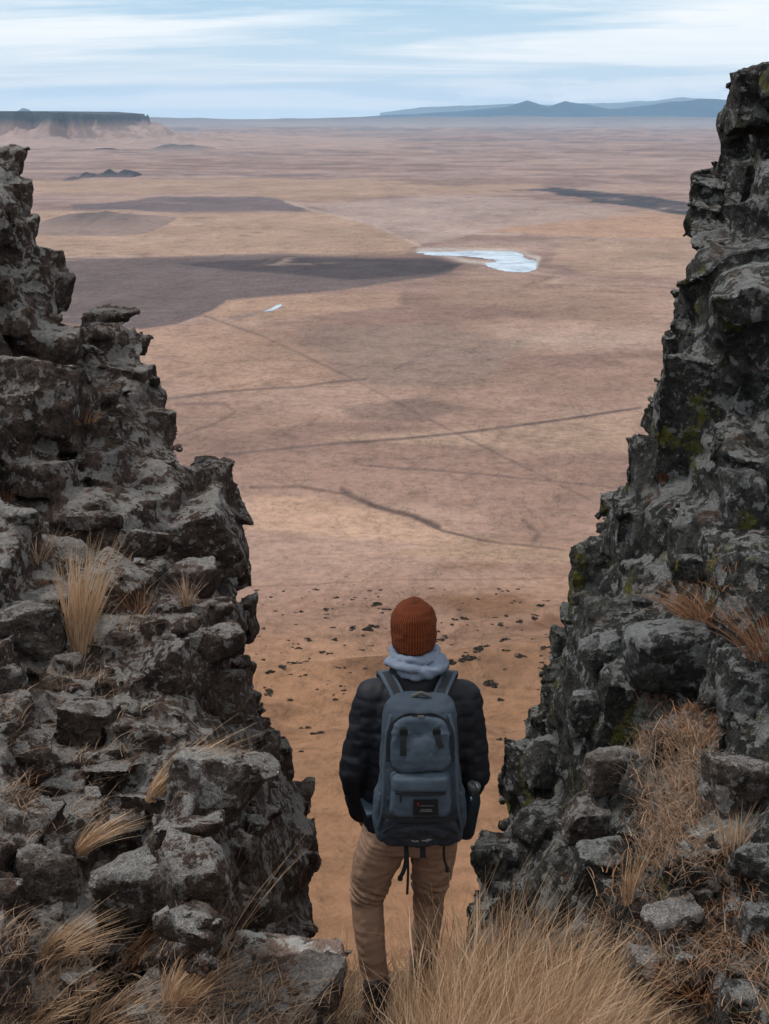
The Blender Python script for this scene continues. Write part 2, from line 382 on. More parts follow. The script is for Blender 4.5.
# ---- ponds
def pond(name, pts, mat, zoff=.35):
    c0 = []
    for a, b in pts:
        r = ray(a, b); t = (H - zoff) / -r[2]; c0.append((r[0] * t, t, -H + zoff))
    o = mesh_np(name, c0, [list(range(len(c0)))], mat); tag(o, kind='structure'); return o
k = N('shallow_alkali_water'); v = k.coord()
wn1 = k.noise(v, 1 / 45., 5, .6)
k.done(k.ramp(wn1, [(.35, (.26, .29, .33)), (.62, (.60, .62, .65))]), .25, k.bump(k.noise(v, .5, 3), .05, .1)); WATER = k.m; k.b.inputs['Specular IOR Level'].default_value = .5
def smooth_poly(pts, n=4, amp=.5, seed=1):
    r = random.Random(seed); out = []
    m = len(pts)
    for i in range(m):
        p0, p1, p2, p3 = pts[i - 1], pts[i], pts[(i + 1) % m], pts[(i + 2) % m]
        for j in range(n):
            t = j / n
            q = [.5 * (2 * p1[a] + (p2[a] - p0[a]) * t + (2 * p0[a] - 5 * p1[a] + 4 * p2[a] - p3[a]) * t * t + (3 * p1[a] - p0[a] - 3 * p2[a] + p3[a]) * t ** 3) for a in (0, 1)]
            out.append((q[0] + r.uniform(-1, 1) * amp * 3, q[1] + r.uniform(-1, 1) * amp * .35))
    return out
pond('pond', smooth_poly([(418, 252), (450, 251.5), (505, 251), (520, 253.5), (523, 257), (536, 262), (537, 267), (528, 272), (508, 271.5), (492, 268), (484, 264), (496, 261), (478, 257.5), (450, 256), (430, 255)], 8, .9, 3), WATER)
pond('pond', smooth_poly([(263, 311.4), (271, 308.6), (276, 305.2), (281, 304.2), (281.5, 306), (277, 308.8), (271, 311)], 3, .05), WATER)

# ---- far relief: mesa on the left, knolls, mountain ridges
def relief(name, x0, x1, Yc, dY, hf, mat, nx=200, ny=24, base=-H - 2):
    """hf(u across 0..1, v 0 near .. 1 far, x, y) -> height above the plain"""
    u, w = np.meshgrid(np.linspace(0, 1, nx), np.linspace(0, 1, ny), indexing='ij')
    x = x0 + (x1 - x0) * u; y = Yc + dY * (w - .5)
    z = base + np.maximum(hf(u, w, x, y), 0)
    Vv = np.stack([x, y, z], -1).reshape(-1, 3)
    i, j = np.meshgrid(np.arange(nx - 1), np.arange(ny - 1), indexing='ij'); q = (i * ny + j).ravel()
    o = mesh_np(name, Vv, np.stack([q, q + ny, q + ny + 1, q + 1], 1), mat, None, True); tag(o, kind='structure'); return o
def hillmat(name, lo, hi, zlo, zhi, sc, steep=None):
    k = N(name); v = k.coord(); n_ = k.noise(v, sc, 6, .6, .4)
    g = k.n('ShaderNodeNewGeometry'); sp = k.n('ShaderNodeSeparateXYZ'); k.link(g.outputs['Position'], sp.inputs[0])
    f = k.mr(k.math('ADD', sp.outputs['Z'], k.math('MULTIPLY', k.math('SUBTRACT', n_, .5), (zhi - zlo) * 1.6)), zlo, zhi)
    c = k.mix(f, lo, hi); c = k.mix(.6, c, k.ramp(n_, [(.3, .6), (.5, 1), (.7, 1.3)]), 'MULTIPLY')
    return k.done(c, .95, k.bump(n_, .8, 1.5 / sc * .2))
def pxX(px, Yd, py=130): return (px - CX) / (F * CT + (CY - py) * ST) * Yd
MESA = hillmat('mesa_rock_and_talus', (.30, .20, .165), (.035, .04, .045), -130, -60, 1 / 300.)
Ym = 13000.
def mesa_h(u, w, x, y):
    n_ = fbm(np.stack([x / 420, y / 420, x * 0], -1), 5); n2_ = fbm(np.stack([x / 130, y / 500, x * 0 + 2], -1), 3)
    edge = pxX(160, Ym) - 100 + n_ * 200           # x of the mesa's right end
    dist = np.minimum((y - (Ym - 900)) + n_ * 800 + n2_ * 240, (edge - x) * .6 + n2_ * 120)
    tal = np.interp(dist, [-1250, -500, 0, 200, 235, 5000], [0, 32, 92, 175, 258, 268])
    tl = np.interp(x, [pxX(0, Ym), pxX(70, Ym), pxX(150, Ym)], [0, -5, -55])
    return tal * (1 + .30 * n2_ * (tal < 235)) + tl * (tal > 60) + 1
relief('mesa', pxX(-160, Ym), pxX(420, Ym), Ym, 4600, mesa_h, MESA, 520, 110)
SPUR = hillmat('spur_dark_brush', (.25, .17, .14), (.07, .06, .06), -246, -215, 1 / 90.)
def bumpy(h, seed, pw=1.0, fr=5):
    def f(u, w, x, y):
        env = np.clip(1 - (2 * u - 1) ** 2, 0, 1) ** pw * np.clip(1 - (2 * w - 1) ** 2, 0, 1)
        return h * env * (1.0 + .55 * fbm(np.stack([u * fr, w * 2, u * 0 + seed], -1), 4)) - h * .06
    return f
for a, b, yb, hpx, s_ in ((64, 76, 179, 3, 1), (80, 94, 176.5, 6, 2), (97, 116, 176, 7.5, 3), (116, 136, 176, 7.5, 4)):
    Yd = float(H / -ray(CX, yb)[2]); relief('knoll', pxX(a, Yd), pxX(b, Yd), Yd, 320, bumpy(hpx * Yd / F * .72, s_, .35, 4), hillmat('knoll_brush', (.10, .07, .07), (.03, .03, .035), -248, -236, 1 / 60.), 60, 16)
Yd = float(H / -ray(CX, 233)[2])
relief('knoll', pxX(0, Yd), pxX(150, Yd), Yd + 250, 700, bumpy(30, 9, .9, 5), hillmat('knoll_eroded', (.22, .15, .125), (.085, .06, .058), -242, -222, 1 / 40.), 160, 40)
Yd = float(H / -ray(CX, 150)[2])
relief('spur', pxX(150, Yd), pxX(212, Yd), Yd, 1500, bumpy(38, 12, .6, 4), SPUR, 90, 24)
def ridge(pxs, pys, Yd, mat, seed, dY=5000, rough=.16):
    xs = [pxX(a, Yd, 110) for a in pxs]; zs = [float(ray(a, b)[2] * Yd) + H for a, b in zip(pxs, pys)]
    def f(u, w, x, y):
        crest = np.interp(x, xs, zs)
        n_ = fbm(np.stack([x / 2600, y / 2600, x * 0 + seed], -1), 5); n2_ = fbm(np.stack([x / 900, y / 900, x * 0 + seed], -1), 4)
        env = np.clip(1 - np.abs(2 * w - 1) ** 1.3, 0, 1)
        return crest * env * (1 + rough * n_ + rough * .6 * n2_) + 0
    return relief('mountain', xs[0], xs[-1], Yd, dY, f, mat, 420, 40)
MT = hillmat('mountain_hazed_forest', (.02, .075, .12), (.012, .045, .085), -200, 300, 1 / 2500.)  # dark forest pushed to blue: distance haze painted into the base colour
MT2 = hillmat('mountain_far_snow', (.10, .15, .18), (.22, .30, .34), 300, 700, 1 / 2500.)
ridge([300, 350, 420, 470, 505, 527, 548, 565, 585, 610, 650, 700, 760, 860, 960], [119, 118, 113.5, 110, 108, 101.5, 107.5, 99.5, 103, 108.5, 105, 98.5, 100, 104, 114], 36000, MT, 3)
ridge([380, 420, 460, 500, 560, 620, 640, 680, 720, 800], [113, 107.5, 105, 104, 104, 102.5, 100.5, 99, 101, 112], 52000, MT2, 8, 6000)
ridge([-60, 0, 60, 160, 230, 300, 380, 480, 600, 760, 860], [118.5, 118, 118, 117.8, 117.2, 117.4, 117.0, 117.2, 117, 117.3, 118.5], 30000, hillmat('far_benchland', (.24, .19, .18), (.15, .13, .135), -200, -120, 1 / 1500.), 5, 6000, .3)
relief('mountain', pxX(8, 30000), pxX(40, 30000), 30000, 2500, bumpy(300, 21, 1.0, 2), MT2, 50, 16)
# ================================================================ rock
def rbf(an):
    an = np.array(an, float); p = an[:, :2] / 300.; n = len(p)
    K = np.hypot(p[:, None, 0] - p[None, :, 0], p[:, None, 1] - p[None, :, 1]); K = np.sqrt(K ** 2 + .05)
    A = np.zeros((n + 3, n + 3)); A[:n, :n] = K; A[:n, n] = 1; A[:n, n + 1:] = p; A[n, :n] = 1; A[n + 1:, :n] = p.T
    A[:n, :n] += np.eye(n) * .002
    w = np.linalg.solve(A, np.concatenate([an[:, 2], [0, 0, 0]]))
    def f(x, y):
        x = np.asarray(x, float) / 300.; y = np.asarray(y, float) / 300.
        k_ = np.sqrt((x[..., None] - p[:, 0]) ** 2 + (y[..., None] - p[:, 1]) ** 2 + .05)
        return k_ @ w[:n] + w[n] + w[n + 1] * x + w[n + 2] * y
    return f
POLY_L = [(-320, 110), (-60, 133), (0, 143), (12, 148), (25, 158), (30, 178), (33, 234), (52, 242), (68, 262), (73, 314), (100, 310), (118, 306), (146, 320), (158, 352), (158, 384), (172, 395),
          (186, 440), (192, 455), (215, 455), (242, 463), (252, 510), (256, 560), (258, 620), (262, 660), (270, 712), (292, 745), (300, 775), (318, 800), (326, 860), (322, 940), (335, 1000), (335, 1230), (-320, 1230)]
POLY_R = [(1090, 30), (769, 61), (744, 64), (728, 72), (720, 88), (718, 150), (712, 166), (688, 178), (682, 200), (682, 262), (665, 296), (655, 350), (642, 392), (634, 430), (622, 470), (600, 490), (588, 530),
          (562, 590), (545, 640), (528, 690), (510, 745), (492, 800), (472, 862), (458, 900), (450, 960), (500, 1230), (1090, 1230)]
AN_L = [(-300, 1230, 3.4), (0, 1230, 3.7), (330, 1230, 4.2), (0, 1024, 4.5), (200, 1024, 4.75), (330, 1010, 5.1), (0, 900, 4.95), (130, 900, 5.2), (250, 900, 5.7), (-300, 900, 4.6), (0, 750, 5.75), (130, 750, 6.0), (235, 750, 6.6),
        (-300, 600, 6.2), (0, 600, 7.0), (130, 600, 7.4), (230, 620, 8.0), (0, 500, 8.1), (150, 500, 8.6), (230, 500, 9.8), (0, 400, 8.7), (140, 400, 9.4), (0, 300, 9.3), (70, 300, 9.9), (0, 170, 10.0), (-300, 200, 9.0),
        (250, 560, 10.2), (262, 690, 9.6), (320, 860, 8.2), (285, 800, 8.0), (290, 900, 7.4), (310, 960, 6.4), (-300, 400, 8)]
AN_R = [(1090, 1230, 3.2), (769, 1230, 3.6), (520, 1230, 4.2), (769, 1024, 4.2), (620, 1024, 4.9), (500, 1000, 5.6), (769, 900, 4.7), (620, 900, 5.6), (480, 900, 6.8), (769, 750, 5.5), (620, 760, 6.4), (510, 800, 7.6), (769, 640, 6.1), (660, 660, 6.7), (560, 640, 8.2),
        (769, 540, 6.9), (700, 540, 7.2), (610, 540, 8.4), (769, 440, 7.3), (700, 440, 7.6), (640, 440, 9.0), (769, 330, 7.7), (700, 330, 8.0), (665, 330, 9.2), (769, 255, 8.3), (700, 255, 8.8), (769, 225, 9.8), (700, 200, 10.8), (769, 80, 10.4), (735, 80, 10.8), (1090, 60, 9.8), (1090, 600, 5.0), (1090, 300, 7.2)]
def rough_poly(poly, seed, amp=7):
    r_ = np.random.RandomState(seed); out = []
    for k_ in range(len(poly)):
        a, b = np.array(poly[k_], float), np.array(poly[(k_ + 1) % len(poly)], float); d_ = b - a; l_ = np.hypot(*d_); nn = np.array([d_[1], -d_[0]]) / (l_ + 1e-6)
        out.append(tuple(a)); t = 0
        while True:
            t += r_.uniform(9, 34)
            if t > l_ - 6: break
            out.append(tuple(a + d_ * t / l_ + nn * r_.uniform(-amp, amp * .7)))
    return out
POLY_L = rough_poly(POLY_L, 4); POLY_R = rough_poly(POLY_R, 5, 4.5)
dL = rbf(AN_L); dR = rbf(AN_R)

# a pool of broken-block shapes
def hull_pool(n, seed, boxy=1.0, npt=26):
    r = random.Random(seed); pool = []
    for _ in range(n):
        bm = bmesh.new()
        tilt = [(r.uniform(-.18, .18), r.uniform(-.18, .18)) for _ in range(3)]
        for i in range(npt):
            if r.random() < .62 * boxy:      # near a corner, knocked off by a different amount
                v = [r.choice((-1, 1)) * r.uniform(.72, 1) for _ in range(3)]
            else:
                v = [r.gauss(0, 1) for _ in range(3)]; l = math.sqrt(sum(q * q for q in v)); e = r.uniform(1.0, 1.2); v = [q / l * e for q in v]
            v = [max(-1, min(1, q)) for q in v]
            v = [v[0] + tilt[0][0] * v[2] + tilt[0][1] * v[1], v[1] + tilt[1][0] * v[2], v[2] + tilt[2][0] * v[0] + tilt[2][1] * v[1]]
            bm.verts.new(v)
        bmesh.ops.convex_hull(bm, input=bm.verts)
        bmesh.ops.delete(bm, geom=[v for v in bm.verts if not v.link_faces], context='VERTS')
        bmesh.ops.triangulate(bm, faces=bm.faces)
        bm.verts.index_update()
        pool.append((np.array([v.co[:] for v in bm.verts]), np.array([[v.index for v in f.verts] for f in bm.faces]))); bm.free()
    return pool
POOL = hull_pool(40, 3)
ROUND = hull_pool(20, 9, .25, 34)
SEMI = hull_pool(24, 15, .5, 40)
MIXP = POOL[:8] + ROUND[:8] + SEMI
def rotm(rx, ry, rz): return np.array(Euler((rx, ry, rz)).to_matrix())
def poly_dist(x, y, poly):
    x = np.asarray(x, float); y = np.asarray(y, float); ins = np.zeros(x.shape, bool); dist = np.full(x.shape, 1e9); n = len(poly)
    for k in range(n):
        x0, y0 = poly[k]; x1, y1 = poly[(k + 1) % n]
        ins ^= ((y0 > y) != (y1 > y)) & (x < (x1 - x0) * (y - y0) / (y1 - y0 + 1e-9) + x0)
        dx, dy = x1 - x0, y1 - y0; t = np.clip(((x - x0) * dx + (y - y0) * dy) / (dx * dx + dy * dy + 1e-9), 0, 1)
        dist = np.minimum(dist, np.hypot(x - x0 - t * dx, y - y0 - t * dy))
    return np.where(ins, dist, -dist)
def rock_texmods(o, stages):
    for i, (typ, size, st, mid) in enumerate(stages):
        if typ == 'V':
            t = bpy.data.textures.new('rock_voronoi', 'VORONOI'); t.noise_scale = size; t.weight_1 = -1; t.weight_2 = 1; t.noise_intensity = 1.0
        elif typ == 'F':
            t = bpy.data.textures.new('rock_knobs', 'VORONOI'); t.noise_scale = size; t.weight_1 = 1
        else:
            t = bpy.data.textures.new('rock_clouds', 'CLOUDS'); t.noise_scale = size; t.noise_depth = 4; t.noise_basis = 'ORIGINAL_PERLIN' if typ == 'C' else 'BLENDER_ORIGINAL'
        m = o.modifiers.new('d%d' % i, 'DISPLACE'); m.texture = t; m.texture_coords = 'GLOBAL'; m.strength = st; m.mid_level = mid
def rock_mass(name, poly, df, side, scales, seed, mat, voxel, extra=(), stages=(), avoid=(), ffun=None, core=.26):
    r = random.Random(seed); VV = []; FF = []; nv = 0
    def add(v, f):
        nonlocal nv
        VV.append(v); FF.append(f + nv); nv += len(v)
    # the solid behind the blocks: front sheet follows the depth, back sheet leans away from the gap
    st = 6.0
    xs = np.arange(min(p[0] for p in poly), max(p[0] for p in poly) + st, st); ys = np.arange(min(p[1] for p in poly), max(p[1] for p in poly) + st, st)
    gx, gy = np.meshgrid(xs, ys, indexing='ij'); ok = poly_dist(gx, gy, poly) > 6 + 5 * noise(np.stack([gx / 16, gy / 16, gx * 0], -1))
    Yd = df(gx, gy); pf = ray(gx, gy) * (Yd + core + .13 * noise(np.stack([gx / 60, gy / 40, gx * 0 + seed], -1)) + .05 * noise(np.stack([gx / 18, gy / 13, gx * 0 + seed], -1)))[..., None]
    pb = pf + np.array([side * 1.5, 2.6, -.9])
    idx = -np.ones(gx.shape, int); idx[ok] = np.arange(ok.sum()); n = ok.sum()
    verts = np.concatenate([pf[ok], pb[ok]]); faces = []; edges = {}
    for i in range(gx.shape[0] - 1):
        for j in range(gx.shape[1] - 1):
            q = [idx[i, j], idx[i + 1, j], idx[i + 1, j + 1], idx[i, j + 1]]
            if min(q) < 0: continue
            faces.append(q); faces.append([a + n for a in q[::-1]])
            for a, b in zip(q, q[1:] + q[:1]):
                if (b, a) in edges: del edges[(b, a)]
                else: edges[(a, b)] = 1
    for a, b in edges: faces.append([b, a, a + n, b + n])
    tri = np.array([t for q in faces for t in ((q[0], q[1], q[2]), (q[0], q[2], q[3]))]); add(verts, tri)
    # blocks
    bx0, bx1 = min(p[0] for p in poly), max(p[0] for p in poly); by0, by1 = min(p[1] for p in poly), max(p[1] for p in poly)
    taken = [(a[0], a[1], a[2] * .9, a[3] * .9) for a in avoid]
    for (x, y, rw, rh, dd, rot) in extra: taken.append((x, y, rw, rh))
    for s, cnt, flat, pool, emb, pack in scales:
        cand = np.array([(r.uniform(bx0, bx1), r.uniform(by0, by1)) for _ in range(cnt * 5)])
        pd = poly_dist(cand[:, 0], cand[:, 1], poly); Yc = df(cand[:, 0], cand[:, 1]); c_ = 0
        T_ = np.array(taken) if taken else np.zeros((0, 4))
        for (x, y), d_, Y_ in zip(cand, pd, Yc):
            if c_ >= cnt: break
            sz = s * r.uniform(.7, 1.3); fl = r.uniform(*flat) * (ffun(x, y) if ffun else 1.0)
            ax = r.uniform(.85, 1.2); k_ = F * sz / (Y_ * 1.06); rx_, rz_ = k_ * ax * (1 if fl <= 1 else 1 / fl), k_ * (fl if fl < 1 else 1)
            if d_ < (max(rx_ * 1.02, rz_) if s > .3 else rx_ * (r.uniform(.9, 1.15) if s > .12 else 1.45)) - 1: continue
            if pack and len(T_):
                m_ = np.hypot((T_[:, 0] - x) / (T_[:, 2] + rx_), (T_[:, 1] - y) / (T_[:, 3] + rz_)).min()
                if m_ < pack: continue
            if pack: T_ = np.vstack([T_, [x, y, rx_, rz_]]); taken.append((x, y, rx_, rz_))
            dims = np.array([rx_, (rx_ * .6 + rz_ * .5) * r.uniform(.8, 1.1), rz_]) * (Y_ * 1.06 / F)
            v, f = pool[r.randrange(len(pool))]
            c0 = ray(x, y) * (Y_ + dims[1] * (emb + r.uniform(-.25, .25)))
            M = rotm(r.gauss(0, .10), r.gauss(0, .12), r.uniform(-.45, .45) + side * .25)
            add((v * dims) @ M.T + c0, f); c_ += 1
        print(name, s, c_)
    for (x, y, rw, rh, dd, rot) in extra:
        Y_ = float(df(x, y)); k_ = Y_ * 1.06 / F; v, f = POOL[r.randrange(len(POOL))]
        add((v * np.array([rw * k_, max(rw, rh) * k_ * .9, rh * k_])) @ rotm(r.gauss(0, .05), rot, r.gauss(0, .2)).T + ray(x, y) * (Y_ + dd), f)
    o = mesh_np(name, np.concatenate(VV), np.concatenate(FF), mat)
    m = o.modifiers.new('r', 'REMESH'); m.mode = 'VOXEL'; m.voxel_size = voxel; m.use_smooth_shade = True
    m = o.modifiers.new('s', 'SMOOTH'); m.factor = .5; m.iterations = 4
    rock_texmods(o, stages)
    bake(o)
    print(name, len(o.data.vertices), 'verts')
    tag(o, kind='structure')
    return o

def rock_material(name, base, dark, lich, lich_amt, moss=0.0, soil=0.0, orange=0.0, sc=1.0, soilcol=(.085, .055, .04)):
    k = N(name); v = k.coord(); g = k.n('ShaderNodeNewGeometry'); sp = k.n('ShaderNodeSeparateXYZ'); k.link(g.outputs['Normal'], sp.inputs[0]); up = sp.outputs['Z']
    a = k.noise(v, 1.6 * sc, 6, .62, .4); b = k.noise(v, 9 * sc, 6, .7, .3); c = k.noise(v, 42 * sc, 4, .7); d = k.noise(v, 130 * sc, 3, .7)
    col = k.mix(k.mr(a, .35, .65), dark, base)
    col = k.mix(k.mr(b, .42, .62), col, tuple(q * 1.45 for q in base))
    col = k.mix(.85, col, k.ramp(c, [(.36, .5), (.5, 1.0), (.64, 1.4)]), 'MULTIPLY')
    if soil:
        sm = k.math('MULTIPLY', k.mr(up, .60, .88), k.mr(k.noise(v, 2.6, 5, .7), .56 - .2 * soil, .62 - .2 * soil))
        sc_ = k.mix(k.mr(c, .4, .6), soilcol, tuple(q * 1.9 for q in soilcol))
        col = k.mix(sm, col, sc_)
    # crusts of pale lichen: blotches with a ragged edge, breaking up into specks, thicker on upward faces, which also paints top light into the colour
    upb = k.math('MULTIPLY', up, .075)
    l1 = k.math('ADD', k.noise(v, 6.5, 6, .62, .3), upb); l2 = k.noise(k.coord((1, 1, 1.3)), 1.5, 3, .5)
    lm = k.math('MULTIPLY', k.mr(l1, .600 - .03 * lich_amt, .618 - .03 * lich_amt), k.mr(l2, .40, .50))
    l3 = k.math('ADD', k.noise(v, 19, 5, .66), upb)
    sp2 = k.math('MULTIPLY', k.mr(l3, .595 - .02 * lich_amt, .615 - .02 * lich_amt), k.mr(k.noise(v, 2.7, 4, .6), .38, .52))
    lm = k.math('MAXIMUM', lm, k.math('MULTIPLY', sp2, .85))
    lc = k.mix(k.mr(c, .35, .65), tuple(q * .62 for q in lich), lich)
    col = k.mix(k.math('MULTIPLY', lm, .88), col, lc)
    if moss:
        mm = k.math('MULTIPLY', k.mr(k.noise(k.coord((1, 1, .6)), 3.4, 7, .7, .4), .60 - .06 * moss, .65 - .06 * moss), k.mr(up, .9, .3))
        col = k.mix(mm, col, k.mix(k.mr(c, .4, .6), (.10, .10, .018), (.24, .22, .05)))
    if orange:
        om = k.mr(k.noise(v, 2.9, 6, .72), .66 - .05 * orange, .70 - .05 * orange)
        col = k.mix(k.math('MULTIPLY', om, .8), col, (.15, .05, .02))
    cr = k.voro(k.coord((1, 1, 1.5)), 5.5 * sc, 'DISTANCE_TO_EDGE'); cr2 = k.math('SUBTRACT', 1.0, k.mr(cr, 0, .07))
    h = k.math('ADD', k.math('MULTIPLY', b, 1.0), k.math('MULTIPLY', c, .35))
    nb = k.bump(h, 1.0, .07); nb = k.bump(c, 1.0, .03, nb); nb = k.bump(d, .6, .006, nb)
    return k.done(col, .92, nb)
ROCK_L = rock_material('weathered_brown_rock', (.125, .086, .070), (.032, .023, .019), (.56, .525, .495), 1.35, 0, .6, .4)
ROCK_R = rock_material('dark_basalt_with_lichen', (.075, .071, .064), (.020, .019, .018), (.47, .47, .45), 1.15, .5, .1, .3)
ROCK_B = rock_material('lichened_boulder', (.17, .135, .115), (.05, .04, .034), (.64, .61, .58), 1.7, 0, 0, .1)
ROCK_BR = rock_material('dark_lichened_boulder', (.095, .091, .084), (.03, .029, .028), (.50, .50, .49), 1.35, .2, 0, 0)

ex_l = [(10, 165, 26, 18, .5, 0), (14, 200, 20, 22, .5, 0), (8, 236, 26, 20, .4, 0), (40, 262, 28, 16, .5, .1), (48, 292, 24, 22, .4, 0), (118, 318, 28, 11, .5, .08), (130, 345, 24, 12, .5, 0), (112, 372, 42, 14, .4, .1), (148, 395, 14, 18, .5, 0),
        (150, 425, 28, 22, .4, .2), (215, 475, 26, 18, .6, .05), (222, 505, 28, 16, .6, 0), (226, 540, 26, 20, .6, 0), (238, 575, 18, 20, .6, 0), (245, 620, 14, 26, .6, 0), (275, 760, 18, 20, .5, 0), (298, 800, 18, 22, .6, 0), (300, 850, 22, 30, .6, 0), (296, 910, 22, 28, .5, 0)]
ex_r = [(753, 98, 25, 34, .12, 0), (747, 146, 25, 36, .10, 0), (744, 192, 22, 34, .10, 0), (768, 120, 22, 50, .15, 0), (706, 205, 20, 30, .12, 0), (712, 190, 20, 24, .6, 0), (706, 225, 18, 26, .6, 0), (735, 262, 44, 22, .2, -.05), (700, 300, 26, 24, .4, .1), (750, 300, 40, 20, .2, 0), (740, 350, 48, 30, .2, 0), (680, 360, 20, 26, .4, 0),
        (660, 410, 20, 24, .4, 0), (610, 505, 16, 16, .6, 0)]
T_L = [('C', .5, .06, .5), ('V', .32, .085, .22), ('C', .14, .055, .5), ('V', .11, .034, .22), ('C', .05, .022, .5)]
T_R = [('C', .5, .06, .5), ('V', .34, .09, .22), ('F', .17, -.025, .3), ('C', .12, .05, .5), ('V', .12, .035, .22), ('F', .07, -.012, .3), ('C', .04, .018, .5)]
SC_L = [(.60, 30, (.35, .6), POOL, 1.1, 0), (.36, 60, (.5, .85), MIXP, .42, .80), (.25, 170, (.45, .9), MIXP, .38, .80), (.16, 500, (.45, .9), MIXP, .34, .82), (.10, 1000, (.5, .9), MIXP, .35, .86), (.06, 1600, (.5, .9), POOL, .6, .9)]
SC_R = [(.60, 24, (.8, 1.5), SEMI, 1.25, 0), (.40, 60, (.7, 1.3), SEMI, .85, .6), (.26, 190, (.7, 1.4), SEMI, .72, .6), (.16, 520, (.7, 1.4), ROUND, .62, .66), (.10, 1000, (.7, 1.3), ROUND, .55, .75), (.06, 1400, (.6, 1.1), ROUND, .6, .85)]
def colm(x, y): return 1.0 + .9 * (1 - min(max((y - 230) / 60, 0), 1)) + .5 * (1 if x < 640 and y > 420 and x < 560 + (720 - y) * .3 else 0)
BOULDERS_L = [(22, 515, 20, 9), (30, 634, 40, 38), (90, 726, 31, 29), (172, 607, 22, 10), (190, 581, 30, 23), (140, 545, 30, 18), (213, 643, 34, 20), (165, 672, 27, 34), (223, 696, 26, 32), (206, 786, 42, 42), (46, 886, 36, 44), (150, 888, 60, 40), (196, 872, 36, 34), (243, 862, 18, 27), (284, 972, 58, 30)]
BOULDERS_R = [(682, 658, 56, 44), (700, 570, 28, 16), (612, 770, 34, 22), (602, 818, 40, 24), (604, 862, 34, 22), (735, 790, 32, 42), (744, 690, 28, 46), (746, 520, 26, 52), (672, 918, 32, 20), (654, 976, 27, 32), (742, 1004, 22, 24), (592, 712, 26, 22)]
outL = rock_mass('cliff_left', POLY_L, dL, -1, SC_L, 11, ROCK_L, .015, ex_l, T_L, BOULDERS_L, None, .17)
outR = rock_mass('cliff_right', POLY_R, dR, 1, SC_R, 23, ROCK_R, .015, ex_r, T_R, BOULDERS_R, colm, .10)
dg = bpy.context.evaluated_depsgraph_get(); dg.update()
from mathutils.bvhtree import BVHTree
bvL = BVHTree.FromObject(outL, dg); bvR = BVHTree.FromObject(outR, dg)
# ================================================================ the floor of the notch, loose rocks, shrubs
fl_x, fl_y = np.meshgrid(np.linspace(-4.5, 4.5, 260), np.linspace(-3.5, 7.6, 300), indexing='ij')
def floor_h(x, y):
    b = np.interp(y, [-6, 0, 2, 4, 5.3, 5.9, 6.3, 7.0, 9], [-1.62, -1.68, -2.28, -3.10, -3.555, -3.70, -3.95, -5.2, -8])
    g = np.maximum(np.abs(x - .05) - 1.0, 0)
    return b + np.minimum(g * .42, 1.6) * sstep(7.2, 4.5, y) 
def floor_n(x, y):
    return floor_h(x, y) + .05 * fbm(np.stack([x * 2.2, y * 2.2, x * 0], -1), 4) + .02 * fbm(np.stack([x * 11, y * 11, x * 0 + 3], -1), 3)
Zf = floor_n(fl_x, fl_y); nA, nB = fl_x.shape
i_, j_ = np.meshgrid(np.arange(nA - 1), np.arange(nB - 1), indexing='ij'); q = (i_ * nB + j_).ravel()
k = N('notch_soil_and_litter'); v = k.coord(); a = k.noise(v, 6, 6, .7); b = k.noise(v, 60, 4, .7)
c = k.mix(k.mr(a, .4, .62), (.075, .048, .034), (.16, .105, .07)); c = k.mix(.8, c, k.ramp(b, [(.3, .4), (.5, 1), (.7, 1.6)]), 'MULTIPLY')
k.done(c, .95, k.bump(k.math('ADD', a, k.math('MULTIPLY', b, .4)), 1, .03)); SOIL = k.m
gf = mesh_np('ground', np.stack([fl_x, fl_y, Zf], -1).reshape(-1, 3), np.stack([q, q + nB, q + nB + 1, q + 1], 1), SOIL, None, True); tag(gf, kind='structure')

